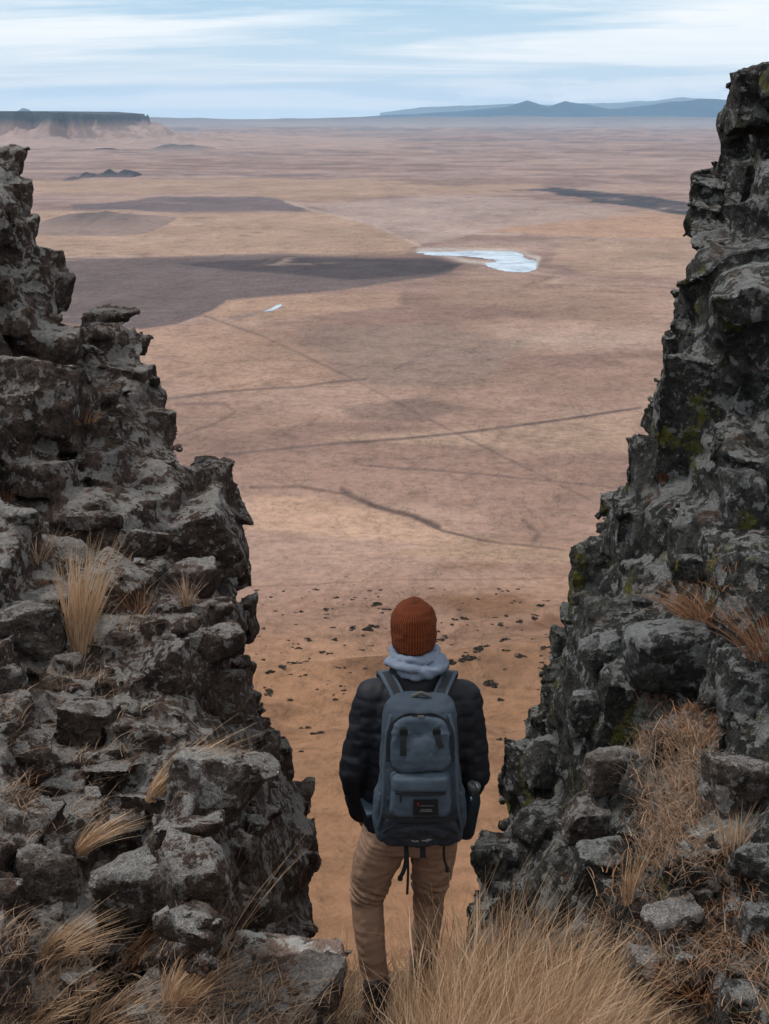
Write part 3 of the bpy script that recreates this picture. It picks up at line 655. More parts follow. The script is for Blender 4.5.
def hitY(px, py, rw, rh, df):
    ys_ = []
    for a, b in ((0, 0), (-.5, 0), (.5, 0), (0, -.5), (0, .5)):
        d_ = Vector(ray(px + a * rw, py + b * rh).tolist()).normalized()
        for b_ in (bvL, bvR):
            h_ = b_.ray_cast(Vector((0, 0, 0)), d_)
            if h_[0] is not None: ys_.append(h_[0].y)
    nom = float(df(px, py)); ys_ = sorted(y for y in ys_ if abs(y - nom) < 1.2)
    return ys_[len(ys_) // 3] if ys_ else nom
def boulder(px, py, rw, rh, label, mat, df, rnd=False, seed=0, out=.35, rot=0., dfac=.85, cat='rock', Y=None, group=None, yaw=0.):
    r = random.Random(seed * 7 + 1); v, f = (ROUND if rnd else SEMI)[r.randrange(20)]
    Y_ = Y if Y is not None else hitY(px, py, rw, rh, df); c0 = ray(px, py) * Y_; sc_ = float(depth(c0)) / F
    rx, rz = rw * sc_, rh * sc_ * 1.02; ry = min(rx, max(rz, rx * .6)) * dfac + .01
    rx *= 1.04; rz *= 1.04
    c0 = ray(px, py) * (Y_ + ry * (1 - 2 * out)); 
    vv = (v * np.array([rx, ry, rz])) @ rotm(r.gauss(0, .08), rot, yaw + r.gauss(0, .15)).T
    # fit the silhouette width and height to the wanted size
    w_ = vv.max(0) - vv.min(0); vv = vv / (w_ / 2) * np.array([rx, max(ry, w_[1] / 2), rz]) - 0
    o = mesh_np('boulder' if max(rx, rz) > .11 else 'rock', vv, f, mat); o.location = c0
    m = o.modifiers.new('r', 'REMESH'); m.mode = 'VOXEL'; m.voxel_size = max(.006, min(.012, max(rx, rz) / 22)); m.use_smooth_shade = True
    m = o.modifiers.new('s', 'SMOOTH'); m.factor = .5; m.iterations = 5 if not rnd else 9
    S_ = max(rx, rz)
    rock_texmods(o, [('C', S_ * .9, S_ * .20, .5), ('V', S_ * .9, S_ * .13, .25), ('C', S_ * .3, S_ * .10, .5), ('C', .05, .018, .5), ('V', .07, .012, .3)])
    bake(o); tag(o, label, cat, group); return o
bl = boulder
B = ROCK_B; BR = ROCK_BR
for i, t in enumerate([
    (22, 515, 20, 9, 'small pale lichen crusted rock lying on the ledge at the left edge', B, dL, True),
    (30, 634, 40, 38, 'large rounded grey boulder at the left edge beside the tall grass tuft', B, dL, True),
    (8, 682, 20, 22, 'rounded grey rock below the large rounded boulder at the left edge', B, dL, True),
    (70, 668, 17, 15, 'small dark rounded rock just below the foot of the tall grass tuft', ROCK_L, dL, True),
    (90, 726, 31, 29, 'square block with pale top and dark broken front face on the left slope', ROCK_L, dL, False),
    (172, 607, 22, 10, 'flat dark slab perched above the stepped blocks of the left outcrop', ROCK_L, dL, False),
    (190, 581, 30, 23, 'rounded boulder carrying a small grass tuft near the drop of the left outcrop', ROCK_L, dL, True),
    (140, 545, 30, 18, 'dark angular boulder behind the tall grass tuft on the left outcrop', ROCK_L, dL, False),
    (213, 643, 34, 20, 'broad rounded block below the flat dark slab', ROCK_L, dL, True),
    (165, 672, 27, 34, 'tall rounded boulder with furrowed face in the middle of the left slope', ROCK_L, dL, True),
    (223, 696, 26, 32, 'dark upright block at the rim of the left outcrop above the leaning tuft', ROCK_L, dL, False),
    (206, 786, 42, 42, 'big sloping boulder with pale lichen streaks behind the leaning grass tuft', B, dL, True),
    (106, 766, 28, 6, 'thin flat stone lying at the foot of the square block', ROCK_L, dL, False),
    (128, 778, 12, 8, 'small grey stone next to the thin flat stone', ROCK_L, dL, True),
    (46, 886, 36, 44, 'pale lichen covered slab standing upright in the lower left', B, dL, False),
    (8, 905, 18, 26, 'grey rock cut by the left edge beside the upright pale slab', ROCK_L, dL, True),
    (150, 888, 60, 40, 'big low boulder with bold white lichen blotches in the lower left', B, dL, True),
    (196, 872, 36, 34, 'smooth shouldered boulder leaning against the white blotched boulder', ROCK_L, dL, True),
    (243, 862, 18, 27, 'short column of rock standing beside the dark cleft', ROCK_L, dL, False),
    (262, 766, 18, 34, 'narrow dark block high in the cleft on the left side', ROCK_L, dL, False),
    (120, 640, 16, 9, 'low brown stone between the tall tuft and the rounded blocks', ROCK_L, dL, True),
    (132, 828, 26, 12, 'brown stone wedged above the white blotched boulder', ROCK_L, dL, False),
    (60, 790, 26, 18, 'brown blocky stone below and left of the square block', ROCK_L, dL, False),
    (96, 520, 26, 10, 'low ledge stone behind the head of the tall grass tuft', ROCK_L, dL, False),
    (28, 745, 24, 16, 'dusty brown stone at the left edge in the middle of the slope', ROCK_L, dL, True),
    (682, 658, 56, 44, 'huge rounded dark boulder wedged below the rusty grass pocket', BR, dR, True),
    (700, 570, 28, 16, 'smooth rounded knob of rock above the rusty grass pocket', BR, dR, True),
    (641, 603, 13, 8, 'small square stone stuck on the face left of the rusty grass pocket', BR, dR, False),
    (612, 770, 34, 22, 'pale lichened block topmost of the three stacked on the right', B, dR, True),
    (602, 818, 40, 24, 'grey cracked block in the middle of the three stacked on the right', B, dR, False),
    (604, 862, 34, 22, 'mossy block at the bottom of the three stacked on the right', BR, dR, False),
    (735, 790, 32, 42, 'tall block with white lichen patches right of the dry grass gully', B, dR, False),
    (744, 690, 28, 46, 'steep slab with knobbly lichen right of the huge rounded boulder', BR, dR, False),
    (746, 520, 26, 52, 'upright slab high on the right with pale lichen clumps', BR, dR, False),
    (672, 918, 32, 20, 'low grey boulder in the lower right grass', B, dR, True),
    (640, 903, 17, 14, 'small grey stone just left of the low grey boulder', B, dR, True),
    (592, 936, 11, 11, 'little pale rock at the edge of the golden grass', B, dR, True),
    (654, 976, 27, 32, 'upright grey boulder rising from the grass in the lower right', B, dR, True),
    (742, 1004, 22, 24, 'dark jagged rock in the bottom right corner', BR, dR, False),
    (760, 925, 18, 22, 'black rock cut by the right edge in the dry grass', BR, dR, False),
    (700, 895, 14, 10, 'pale stone half hidden in the pinkish dry grass', B, dR, True),
    (722, 988, 16, 15, 'grey lumpy rock beside the rusty grass patch at the bottom right', B, dR, True),
    (752, 862, 26, 20, 'dark blocky rock at the right edge above the dry grass', BR, dR, False),
    (546, 762, 24, 24, 'rounded knob low on the shaded face left of the stacked blocks', BR, dR, True),
    (592, 712, 26, 22, 'rounded lichened knob below and left of the huge boulder', BR, dR, True),
    (600, 650, 22, 18, 'small bulge with a moss streak left of the huge boulder', BR, dR, True)]):
    bl(t[0], t[1], t[2], t[3], t[4], t[5], t[6], t[7], seed=i + 3, out=.5)
k = N('pink_grey_boulder'); v = k.coord(); a = k.noise(v, 3, 6, .6); b = k.noise(v, 40, 5, .7); g = k.n('ShaderNodeNewGeometry'); sp = k.n('ShaderNodeSeparateXYZ'); k.link(g.outputs['Normal'], sp.inputs[0])
c = k.mix(k.mr(a, .35, .65), (.19, .13, .105), (.27, .19, .155)); c = k.mix(.7, c, k.ramp(b, [(.3, .6), (.7, 1.3)]), 'MULTIPLY')
lm = k.math('MULTIPLY', k.mr(k.noise(v, 9, 8, .72), .46, .52), k.mr(sp.outputs['Z'], .35, .75)); c = k.mix(lm, c, (.40, .385, .36)); dm = k.mr(k.noise(k.coord((1, 1, 3)), 14, 6, .7), .56, .60)
c = k.mix(dm, c, (.07, .055, .05)); k.done(c, .92, k.bump(k.math('ADD', a, b), .8, .02)); PINK = k.m
bl(284, 972, 58, 30, 'pinkish boulder with pale lichen cap beside the left boot of the person', PINK, dL, True, seed=61, out=.5, Y=5.0)
bl(372, 1018, 26, 9, 'flat grey stone under the left boot of the person', B, dL, False, seed=66, out=.5, Y=5.36)
# small broken stones scattered over the left slope and the notch floor
r = random.Random(77); protoS = []
for q_ in range(6):
    v, f = POOL[q_]; o = mesh_np('stone', v * np.array([.034, .030, .020]), f, [ROCK_L, B][q_ % 2])
    m = o.modifiers.new('r', 'REMESH'); m.mode = 'VOXEL'; m.voxel_size = .005; m.use_smooth_shade = True
    m = o.modifiers.new('s', 'SMOOTH'); m.iterations = 2; bake(o)
    tag(o, 'small loose angular stone lying in the dry litter between the rocks', 'stone', 'small loose stones on the slopes'); protoS.append(o)
zoneS = [(5, 330, 700, 1020, dL, 120), (20, 230, 520, 700, dL, 40), (600, 765, 830, 1020, dR, 50)]
dg = bpy.context.evaluated_depsgraph_get(); dg.update()
bvF = BVHTree.FromObject(gf, dg)
def hit(px, py):
    d_ = Vector(ray(px, py).tolist()).normalized(); best = None
    for b_ in (bvL, bvR, bvF):
        h_ = b_.ray_cast(Vector((0, 0, 0)), d_)
        if h_[0] is not None and (best is None or h_[3] < best[3]): best = h_
    return best
cnt = 0
for x0, x1, y0, y1, df_, n_ in zoneS:
    for _ in range(n_):
        h_ = hit(r.uniform(x0, x1), r.uniform(y0, y1))
        if h_ is None or h_[1].z < .45 or h_[3] > 12: continue
        src = protoS[cnt % 6]; o = src if cnt < 6 else src.copy()
        if cnt >= 6: COL.objects.link(o)
        o.location = h_[0] + h_[1] * .004; s_ = r.uniform(.45, 1.25); o.scale = (s_, s_, s_); o.rotation_euler = (r.gauss(0, .3), r.gauss(0, .3), r.uniform(0, 6)); cnt += 1

# dark low juniper mats on the slope far below
k = N('juniper_mat_leaves'); v = k.coord(); k.done(k.mix(k.noise(v, 2.5, 3), (.030, .024, .018), (.065, .048, .034)), .95); JUN = k.m
def shrub_mesh(seed, n=240):
    r_ = np.random.RandomState(seed); V_ = []; F_ = []
    cl = [(r_.uniform(-.8, .8), r_.uniform(-.8, .8), r_.uniform(.3, .6)) for _ in range(6)]
    for i in range(n):
        cx, cy, cr = cl[r_.randint(6)]; a_ = r_.uniform(0, 6.28); d_ = cr * math.sqrt(r_.uniform()); p_ = np.array([cx + d_ * math.cos(a_), cy + d_ * math.sin(a_), r_.uniform(.0, .33) * (1.1 - d_ / (cr + .01) * .7)])
        e1 = r_.normal(size=3) * .10; e2 = r_.normal(size=3) * .10; b_ = len(V_); V_ += [p_ - e1, p_ + e2, p_ + e1, p_ - e2]; F_.append((b_, b_ + 1, b_ + 2, b_ + 3))
    me_ = bpy.data.meshes.new('juniper_shrub'); me_.from_pydata([tuple(q_) for q_ in V_], [], F_); me_.materials.append(JUN); return me_
SM = [shrub_mesh(i) for i in range(6)]
spots = [(480, 650, 11), (470, 658, 12), (485, 647, 9), (452, 662, 9), (460, 660, 8), (490, 686, 12), (487, 683, 9), (500, 700, 8), (270, 672, 8), (283, 668, 7), (296, 664, 6), (306, 662, 5), (352, 628, 6), (367, 630, 9), (372, 627, 8), (376, 605, 9), (386, 610, 5), (463, 619, 8), (455, 620, 6), (505, 640, 8), (520, 622, 7), (534, 618, 6),
         (310, 640, 7), (322, 652, 5), (270, 692, 9), (290, 700, 6), (335, 640, 6), (440, 640, 6), (447, 637, 5), (520, 656, 7), (500, 625, 6), (541, 606, 7), (545, 648, 7), (265, 742, 9), (305, 728, 10), (318, 734, 10), (302, 752, 6), (335, 700, 5), (500, 740, 6), (326, 610, 5), (300, 612, 5), (352, 600, 4), (410, 600, 4)]
r = random.Random(5)
for _ in range(170): spots.append((r.uniform(255, 560), 588 + 110 * r.random() ** 1.3, r.uniform(1.6, 4.0)))
for i, (a_, b_, w_) in enumerate(spots):
    rr_ = ray(a_, b_); lo, hi = 150., 1500.
    for _ in range(40):
        m_ = (lo + hi) / 2
        if rr_[2] * m_ < float(ground_h(np.array([rr_[0] * m_]), np.array([m_]))[0]): hi = m_
        else: lo = m_
    p_ = rr_ * lo; s_ = w_ * depth(p_) / F * .68
    o = bpy.data.objects.new('juniper_shrub', SM[i % 6]); COL.objects.link(o); o.location = p_ + np.array([0, 0, -.02 * s_]); o.scale = (s_, s_ * r.uniform(.7, 1.5), s_ * .8); o.rotation_euler = (0, 0, r.uniform(0, 6))
    tag(o, 'low dark juniper mat on the tawny slope far below the notch', 'shrub', 'juniper mats dotted over the slope below')
# ================================================================ the hiker and the backpack
FOOT = at(384.5, 1010, 5.42); ROOT = Vector((.110 - .0, 5.42, -3.60))
def capsule(bm, a, b, ra, rb, n=14):
    vs = []
    for c, r in ((a, ra), (b, rb)):
        r = r if hasattr(r, '__len__') else (r, r, r)
        for i in range(1, 8):
            th = PI * i / 8
            for j in range(n):
                ph = 2 * PI * j / n
                vs.append(bm.verts.new((c[0] + r[0] * math.sin(th) * math.cos(ph), c[1] + r[1] * math.sin(th) * math.sin(ph), c[2] + r[2] * math.cos(th))))
        for s in (-1, 1): vs.append(bm.verts.new((c[0], c[1], c[2] + s * r[2])))
    ret = bmesh.ops.convex_hull(bm, input=vs)
    gi = set(e for e in ret['geom_interior'] if isinstance(e, bmesh.types.BMVert)) | set(e for e in ret['geom_unused'] if isinstance(e, bmesh.types.BMVert))
    bmesh.ops.delete(bm, geom=[v for v in gi if v.is_valid], context='VERTS')
def chain(bm, pts, rs):
    for (a, b), (ra, rb) in zip(zip(pts, pts[1:]), zip(rs, rs[1:])): capsule(bm, a, b, ra, rb)
def loftz(bm, rings, n=28, power=2.0, closed=True):
    """rings: (cx, cy, z, rx, ry)"""
    R = []
    for cx, cy, z, rx, ry in rings:
        row = []
        for j in range(n):
            t = 2 * PI * j / n; c, s = math.cos(t), math.sin(t)
            row.append(bm.verts.new((cx + rx * math.copysign(abs(c) ** (2 / power), c), cy + ry * math.copysign(abs(s) ** (2 / power), s), z)))
        R.append(row)
    for a, b in zip(R, R[1:]):
        for j in range(n): bm.faces.new((a[j], a[(j + 1) % n], b[(j + 1) % n], b[j]))
    if closed: bm.faces.new(R[0][::-1]); bm.faces.new(R[-1])
def vox(o, size, smooth=6, disp=None):
    m = o.modifiers.new('r', 'REMESH'); m.mode = 'VOXEL'; m.voxel_size = size; m.use_smooth_shade = True
    if smooth: s = o.modifiers.new('s', 'SMOOTH'); s.factor = .5; s.iterations = smooth
    bake(o)
    if disp:
        me = o.data; n = len(me.vertices); co_ = np.empty(n * 3); me.vertices.foreach_get('co', co_); co_ = co_.reshape(-1, 3)
        no = np.empty(n * 3); me.vertices.foreach_get('normal', no); no = no.reshape(-1, 3)
        co_ = co_ + no * disp(co_)[:, None]; me.vertices.foreach_set('co', co_.ravel()); me.update()
    me = o.data; me.polygons.foreach_set('use_smooth', [True] * len(me.polygons))
    return o
def wrinkle(amp, sx, sy, sz, seed, o=3):
    def f(c):
        n_ = fbm(c * np.array([sx, sy, sz]) + seed, o); return amp * (1 - 2.2 * np.abs(n_))
    return f
person = empty('person', ROOT); tag(person, 'person from behind in rust orange beanie, dark quilted jacket and khaki trousers, hands in front', 'person')

SKIN = N('skin'); SKIN.done((.42, .24, .17), .55); SKIN = SKIN.m
NAVY = fabric('dark_navy_quilted_nylon', (.0085, .0095, .014), (.005, .006, .009), 40, .62, .25)
KHAKI = fabric('khaki_cotton_twill', (.29, .18, .125), (.215, .133, .092), 30, .9, .35)
k = N('rust_rib_knit'); v = k.coord(obj=True)
sp_ = k.n('ShaderNodeSeparateXYZ'); k.link(v, sp_.inputs[0])
ang = k.math('ARCTAN2', k.math('SUBTRACT', sp_.outputs['X'], .002), sp_.outputs['Y']); rib = k.math('SINE', k.math('MULTIPLY', ang, 46.0)); kn = k.math('SINE', k.math('MULTIPLY', sp_.outputs['Z'], 900.0))
fz = k.noise(v, 500, 3, .6); big_ = k.noise(v, 22, 4, .6)
c = k.mix(k.mr(rib, -1, 1), (.080, .017, .005), (.185, .040, .010)); c = k.mix(.5, c, k.ramp(big_, [(.3, .6), (.7, 1.25)]), 'MULTIPLY')
RUST = k.done(c, .95, k.bump(k.math('ADD', k.math('ADD', rib, k.math('MULTIPLY', kn, .3)), fz), .7, .003))
HOODM = fabric('pale_blue_grey_fleece', (.17, .20, .26), (.10, .125, .17), 40, .95, .4)
BOOTM = fabric('dark_grey_boot_leather', (.03, .028, .028), (.015, .014, .014), 60, .6, .4)

# joints, metres, feet at z = 0, facing +Y
SL, SR = (-.150, -.01, 1.405), (.188, -.01, 1.40)
EL, ER = (-.222, -.035, 1.12), (.236, -.03, 1.11)
WL, WR = (-.205, .10, .885), (.205, .12, .93)
HIPL, HIPR = (-.09, .0, .88), (.09, .0, .88)
KL, KR = (-.182, .035, .53), (.072, .11, .53)
AL, AR = (-.145, -.02, .165), (.050, .16, .145)
# ---- body: one continuous surface
bm = bmesh.new()
hx, hy, hz_ = .002, .03, 1.683
capsule(bm, (hx, hy - .005, hz_ + .02), (hx, hy + .01, hz_ - .01), (.074, .090, .088), (.070, .085, .09))
capsule(bm, (hx, hy + .045, hz_ - .055), (hx, hy + .065, hz_ - .085), (.052, .045, .04), (.034, .030, .03))
chain(bm, [(hx, hy + .09, hz_ + .015), (hx, hy + .112, hz_ - .025)], [.010, .015])                      # nose
chain(bm, [(hx - .02, hy + .083, hz_ - .062), (hx + .02, hy + .083, hz_ - .062)], [.010, .010])          # lips
for s in (-1, 1):
    capsule(bm, (hx + s * .076, hy, hz_ - .01), (hx + s * .08, hy - .006, hz_ + .022), (.010, .016, .02), (.010, .018, .02))
    chain(bm, [(hx + s * .048, hy + .082, hz_ + .028), (hx + s * .015, hy + .092, hz_ + .03)], [.010, .010])  # brow
chain(bm, [(.015, .0, 1.46), (hx, hy - .01, 1.63)], [.062, .056])
loftz(bm, [(.0, 0, .84, .15, .10), (0, 0, .95, .16, .11), (.01, 0, 1.1, .14, .10), (.015, 0, 1.3, .165, .11), (.018, 0, 1.42, .15, .09), (.018, 0, 1.49, .07, .06)])
chain(bm, [(.0, 0, 1.43), SL, EL, WL], [.06, .055, .042, .030]); chain(bm, [(.0, 0, 1.43), SR, ER, WR], [.06, .055, .042, .030])
chain(bm, [(0, 0, .92), HIPL, KL, AL], [.10, .09, .058, .042]); chain(bm, [(0, 0, .92), HIPR, KR, AR], [.10, .09, .058, .042])
for a, hd in ((AL, -.08), (AR, .1)): chain(bm, [a, (a[0], a[1] + .01, .105), (a[0] + hd * .3, a[1] + .17, .09)], [.04, .04, .03])
def hand(bm, w, d, side):
    """palm and five curled fingers from the wrist w along direction d"""
    w = Vector(w); d = Vector(d).normalized(); up = Vector((side * .25, .9, .35)).normalized(); sd_ = d.cross(up).normalized() * side
    p1 = w + d * .085
    for q in (-1, 0, 1): chain(bm, [w + sd_ * .010 * q, p1 + sd_ * .024 * q], [.022, .015])
    for i, (off, ln) in enumerate(((-.030, .072), (-.010, .082), (.010, .077), (.030, .060))):
        a = p1 + sd_ * off; cur = up
        b = a + (d * .9 + cur * .35).normalized() * ln * .42; c_ = b + (d * .45 + cur * .9).normalized() * ln * .33; e_ = c_ + (d * -.1 + cur).normalized() * ln * .25
        chain(bm, [a, b, c_, e_], [.0095, .0088, .0082, .0072])
    a = w + d * .03 - sd_ * .022
    chain(bm, [a, a - sd_ * .022 + d * .025 + up * .012, a - sd_ * .026 + d * .052 + up * .03], [.013, .0105, .0085])
hand(bm, WL, (.35, .45, -.75), -1); hand(bm, WR, (-.75, .55, .05), 1)
body = obj_bm('body', bm, SKIN, person); vox(body, .0055, 3)
for s in (-1, 1):
    bm = bmesh.new(); bmesh.ops.create_uvsphere(bm, u_segments=16, v_segments=10, radius=.011)
    for v_ in bm.verts: v_.co += Vector((hx + s * .031, hy + .083, hz_ + .008))
    kk = N('eye_white'); kk.done((.7, .68, .65), .2); ey = obj_bm('eye', bm, kk.m, person)

# ---- trousers
bm = bmesh.new()
loftz(bm, [(.002, .005, .80, .175, .135), (.002, 0, .88, .182, .14), (.005, 0, .98, .175, .135)])
chain(bm, [(-.092, -.01, .85), (-.155, .02, .68), KL, (-.170, .0, .38), (-.147, -.02, .20), (-.145, -.015, .135)], [(.102, .12, .1), (.082, .10, .1), (.063, .072, .09), (.056, .064, .08), (.051, .062, .06), (.053, .066, .03)])
chain(bm, [(.087, -.01, .85), (.082, .04, .68), KR, (.065, .12, .38), (.050, .16, .20), (.05, .16, .135)], [(.098, .12, .1), (.082, .10, .1), (.064, .072, .09), (.057, .064, .08), (.052, .062, .06), (.054, .066, .03)])
def pfold(c):
    z = c[:, 2]; base = wrinkle(.006, 7, 7, 12, 3)(c) + wrinkle(.0022, 24, 24, 44, 8)(c)
    kn = np.exp(-((z - .585) / .035) ** 2) + .6 * np.exp(-((z - .19) / .045) ** 2) + .25 * np.exp(-((z - .83) / .06) ** 2)
    ang_ = np.arctan2(c[:, 1], c[:, 0] - np.where(c[:, 0] < 0, -.16, .075))
    folds = np.sin(z * 165 + 3.2 * np.sin(ang_ + 1) + 7 * noise(c * 8)) * .0080 * kn
    return base + folds
trs = obj_bm('trousers', bm, KHAKI, person); vox(trs, .0075, 5, pfold)

# ---- quilted jacket with sleeves
bm = bmesh.new()
loftz(bm, [(.004, .0, .845, .178, .135), (.004, 0, .87, .196, .152), (.006, 0, .98, .20, .157), (.01, 0, 1.12, .20, .155), (.015, 0, 1.28, .215, .160), (.018, -.005, 1.36, .205, .150), (.018, -.01, 1.42, .180, .130), (.016, -.005, 1.47, .140, .112), (.012, 0, 1.515, .100, .096), (.008, .005, 1.565, .080, .082)])
for S_, E_, W_ in ((SL, EL, WL), (SR, ER, WR)):
    chain(bm, [(.018 + (S_[0] - .018) * .5, -.005, 1.425), S_, tuple((S_[i] + E_[i]) / 2 for i in range(3)), E_, tuple((E_[i] * .5 + W_[i] * .5) for i in range(3)), W_], [.080, .080, .073, .063, .056, .045])
def quilt(c):
    z = c[:, 2]; n_ = noise(c * 6 + 4) * .25
    # baffles run across the body and round each sleeve
    armL = (c[:, 0] < -.20) & (z < 1.42); armR = (c[:, 0] > .235) & (z < 1.42)
    ph = np.where(armL | armR, z + (c[:, 1]) * .35, z) / .062 + n_
    b_ = np.abs(np.sin(ph * PI)); return .0055 * (b_ ** .5 - .6) * sstep(1.58, 1.54, z) + wrinkle(.0055, 12, 12, 14, 5)(c)
jk = obj_bm('jacket', bm, NAVY, person); vox(jk, .0075, 5, quilt)

# ---- hood of the sweatshirt lying behind the neck
bm = bmesh.new()
def torus_arc(bm, cx, cy, cz, R, r, a0, a1, n=26, tilt=.3, wob=.0, seed=0):
    pts = []; rr = random.Random(seed)
    for i in range(n + 1):
        t = a0 + (a1 - a0) * i / n
        pts.append((cx + R[0] * math.cos(t), cy + R[1] * math.sin(t), cz + tilt * math.sin(t) * R[1] + wob * math.sin(3 * t + seed)))
    chain(bm, pts, [tuple(q * (1 + .12 * math.sin(5 * i / n * PI + seed)) for q in r) for i in range(n + 1)])
torus_arc(bm, .004, .015, 1.590, (.070, .076), (.023, .027, .014), 0, 2 * PI, 26, .05, .003, 1)
torus_arc(bm, .010, -.02, 1.572, (.092, .072), (.020, .025, .011), PI * .95, PI * 2.05, 16, .12, .006, 2)
torus_arc(bm, .030, -.030, 1.560, (.088, .070), (.018, .022, .014), PI * 1.05, PI * 1.98, 14, .14, .008, 4)
hd = obj_bm('hood', bm, HOODM, person); vox(hd, .006, 2, lambda c: wrinkle(.011, 12, 12, 40, 2, 2)(c) + wrinkle(.003, 40, 40, 60, 5)(c))

# ---- beanie
bm = bmesh.new()
bz = 1.612
loftz(bm, [(hx, hy - .012, bz, .076, .092), (hx, hy - .008, bz + .025, .083, .098), (hx, hy - .004, bz + .06, .0865, .103), (hx, hy, bz + .10, .087, .104), (hx, hy, bz + .130, .081, .095), (hx + .001, hy, bz + .154, .067, .079), (hx + .001, hy, bz + .174, .047, .055), (hx + .002, hy, bz + .188, .026, .030), (hx + .002, hy, bz + .195, .008, .008)], 40)
bn = obj_bm('beanie', bm, RUST, person); vox(bn, .006, 3, lambda c: wrinkle(.0045, 12, 12, 20, 7)(c) - .002 * np.exp(-((c[:, 2] - bz - .072) / .003) ** 2))
# ---- boots
for a in (AL, AR):
    boot = empty('boot'); boot.parent = person
    bm = bmesh.new(); chain(bm, [(a[0], a[1] - .02, .195), (a[0], a[1] - .015, .115), (a[0] + .0, a[1] + .10, .10), (a[0], a[1] + .19, .093)], [(.055, .06, .04), (.05, .062, .045), (.05, .05, .042), (.046, .045, .034)])
    u = obj_bm('upper', bm, BOOTM, boot); vox(u, .006, 3, wrinkle(.002, 30, 30, 30, 4))
    bm = bmesh.new(); loftz(bm, [(a[0], a[1] + .06, .045, .056, .160), (a[0], a[1] + .06, .077, .054, .156)], 30, 2.6)
    kk = N('boot_sole_rubber'); kk.done((.016, .015, .015), .8); obj_bm('sole', bm, kk.m, boot, False)
    for i in range(4):
        bm = bmesh.new(); chain(bm, [(a[0] - .03, a[1] + .06 + .022 * i, .143 - .010 * i), (a[0] + .03, a[1] + .06 + .022 * i, .143 - .010 * i)], [.004, .004]); obj_bm('lace', bm, KHAKI, boot)

# ================================================================ backpack (its own thing), origin at its bottom
BP = empty('backpack', ROOT + Vector((.022, -.15, .925))); tag(BP, 'large blue grey hiking backpack with black patch worn on the back of the person', 'backpack')
PACK = fabric('blue_grey_pack_canvas', (.040, .055, .074), (.028, .038, .052), 20, .85, .45, 1400)
PACK2 = fabric('lighter_pack_canvas', (.056, .076, .100), (.038, .052, .071), 20, .85, .45, 1400)
PDARK = fabric('dark_pack_nylon', (.030, .037, .050), (.020, .025, .035), 20, .75, .45, 1400)
WEB = fabric('black_webbing', (.016, .018, .022), (.010, .011, .014), 80, .8, .5)
BLK = N('buckle_plastic'); BLK.done((.012, .013, .015), .35); BLK = BLK.m
ZIP = N('zip_metal'); ZIP.done((.35, .35, .36), .35); ZIP.b.inputs['Metallic'].default_value = .8; ZIP = ZIP.m
def outline(z):   # half width and depth of the pack at height z above its bottom (0..0.60)
    hw = np.interp(z, [0, .02, .07, .16, .30, .44, .51, .545, .562], [.110, .140, .162, .160, .148, .138, .133, .122, .100])
    dp = np.interp(z, [0, .02, .07, .16, .30, .44, .51, .545, .562], [.12, .155, .185, .19, .18, .165, .145, .12, .08])
    return hw, dp
bm = bmesh.new()
loftz(bm, [(0, -outline(z)[1] / 2 + .012, z, outline(z)[0], outline(z)[1] / 2 + .012) for z in np.linspace(0, .562, 30)], 44, 2.9)
pb_ = obj_bm('main_compartment', bm, PACK, BP); vox(pb_, .0075, 4, lambda c: wrinkle(.0055, 10, 10, 12, 6)(c) + wrinkle(.002, 34, 34, 34, 9)(c))
def panel(name, mat, pts, thick, parent=BP, y0=None, dome=.6, vs=.005, wr=.003, n=20):
    """a padded pocket: outline pts (x, z) on the back face of the pack, thickness outward (-Y)"""
    bm = bmesh.new(); cx = sum(p[0] for p in pts) / len(pts); cz = sum(p[1] for p in pts) / len(pts); rows_ = []
    for s, t in ((1, -.03), (1, thick * .55), (.97, thick * .8), (.90, thick * .96), (.75, thick), (.4, thick * 1.05)):
        row = []
        for x, z in pts:
            X_ = cx + (x - cx) * s; Z_ = cz + (z - cz) * s; hw, dp = outline(z if y0 is None else z)
            yb = -(dp) * (1 - .16 * abs(X_ / .17) ** 3) if y0 is None else y0(X_, Z_)
            row.append(bm.verts.new((X_, yb - t + .006, Z_)))
        rows_.append(row)
    m_ = len(pts)
    for a, b in zip(rows_, rows_[1:]):
        for j in range(m_): bm.faces.new((a[j], a[(j + 1) % m_], b[(j + 1) % m_], b[j]))
    bm.faces.new(rows_[0][::-1]); bm.faces.new(rows_[-1]); bmesh.ops.recalc_face_normals(bm, faces=bm.faces)
    o = obj_bm(name, bm, mat, parent); vox(o, vs, 4, wrinkle(wr, 16, 16, 16, len(pts))); return o
def rrect(x0, x1, z0, z1, r=.02, n=5, taper=0.0, bulge=0.0):
    out = []
    for cx, cz, a0 in ((x1 - r, z1 - r, 0), (x0 + r, z1 - r, 90), (x0 + r, z0 + r, 180), (x1 - r, z0 + r, 270)):
        for i in range(n + 1):
            a = math.radians(a0 + 90 * i / n); out.append([cx + r * math.cos(a), cz + r * math.sin(a)])
    full = []
    for i in range(len(out)):
        p_, q_ = out[i], out[(i + 1) % len(out)]; d_ = math.hypot(q_[0] - p_[0], q_[1] - p_[1]); m_ = max(1, int(d_ / .018))
        for j in range(m_): full.append([p_[0] + (q_[0] - p_[0]) * j / m_, p_[1] + (q_[1] - p_[1]) * j / m_])
    for p_ in full:
        f_ = (p_[1] - z0) / (z1 - z0); p_[0] *= 1 - taper * f_; p_[1] += bulge * math.cos(p_[0] / max(abs(x0), x1) * PI / 2) * (2 * f_ - 1)
    return full
up_ = panel('upper_pocket', PACK2, rrect(-.115, .115, .335, .520, .05, 6, .08, .008), .030, wr=.006)
fp_ = panel('front_pocket', PACK2, rrect(-.114, .114, .165, .325, .025, 5, .05), .048, wr=.005)
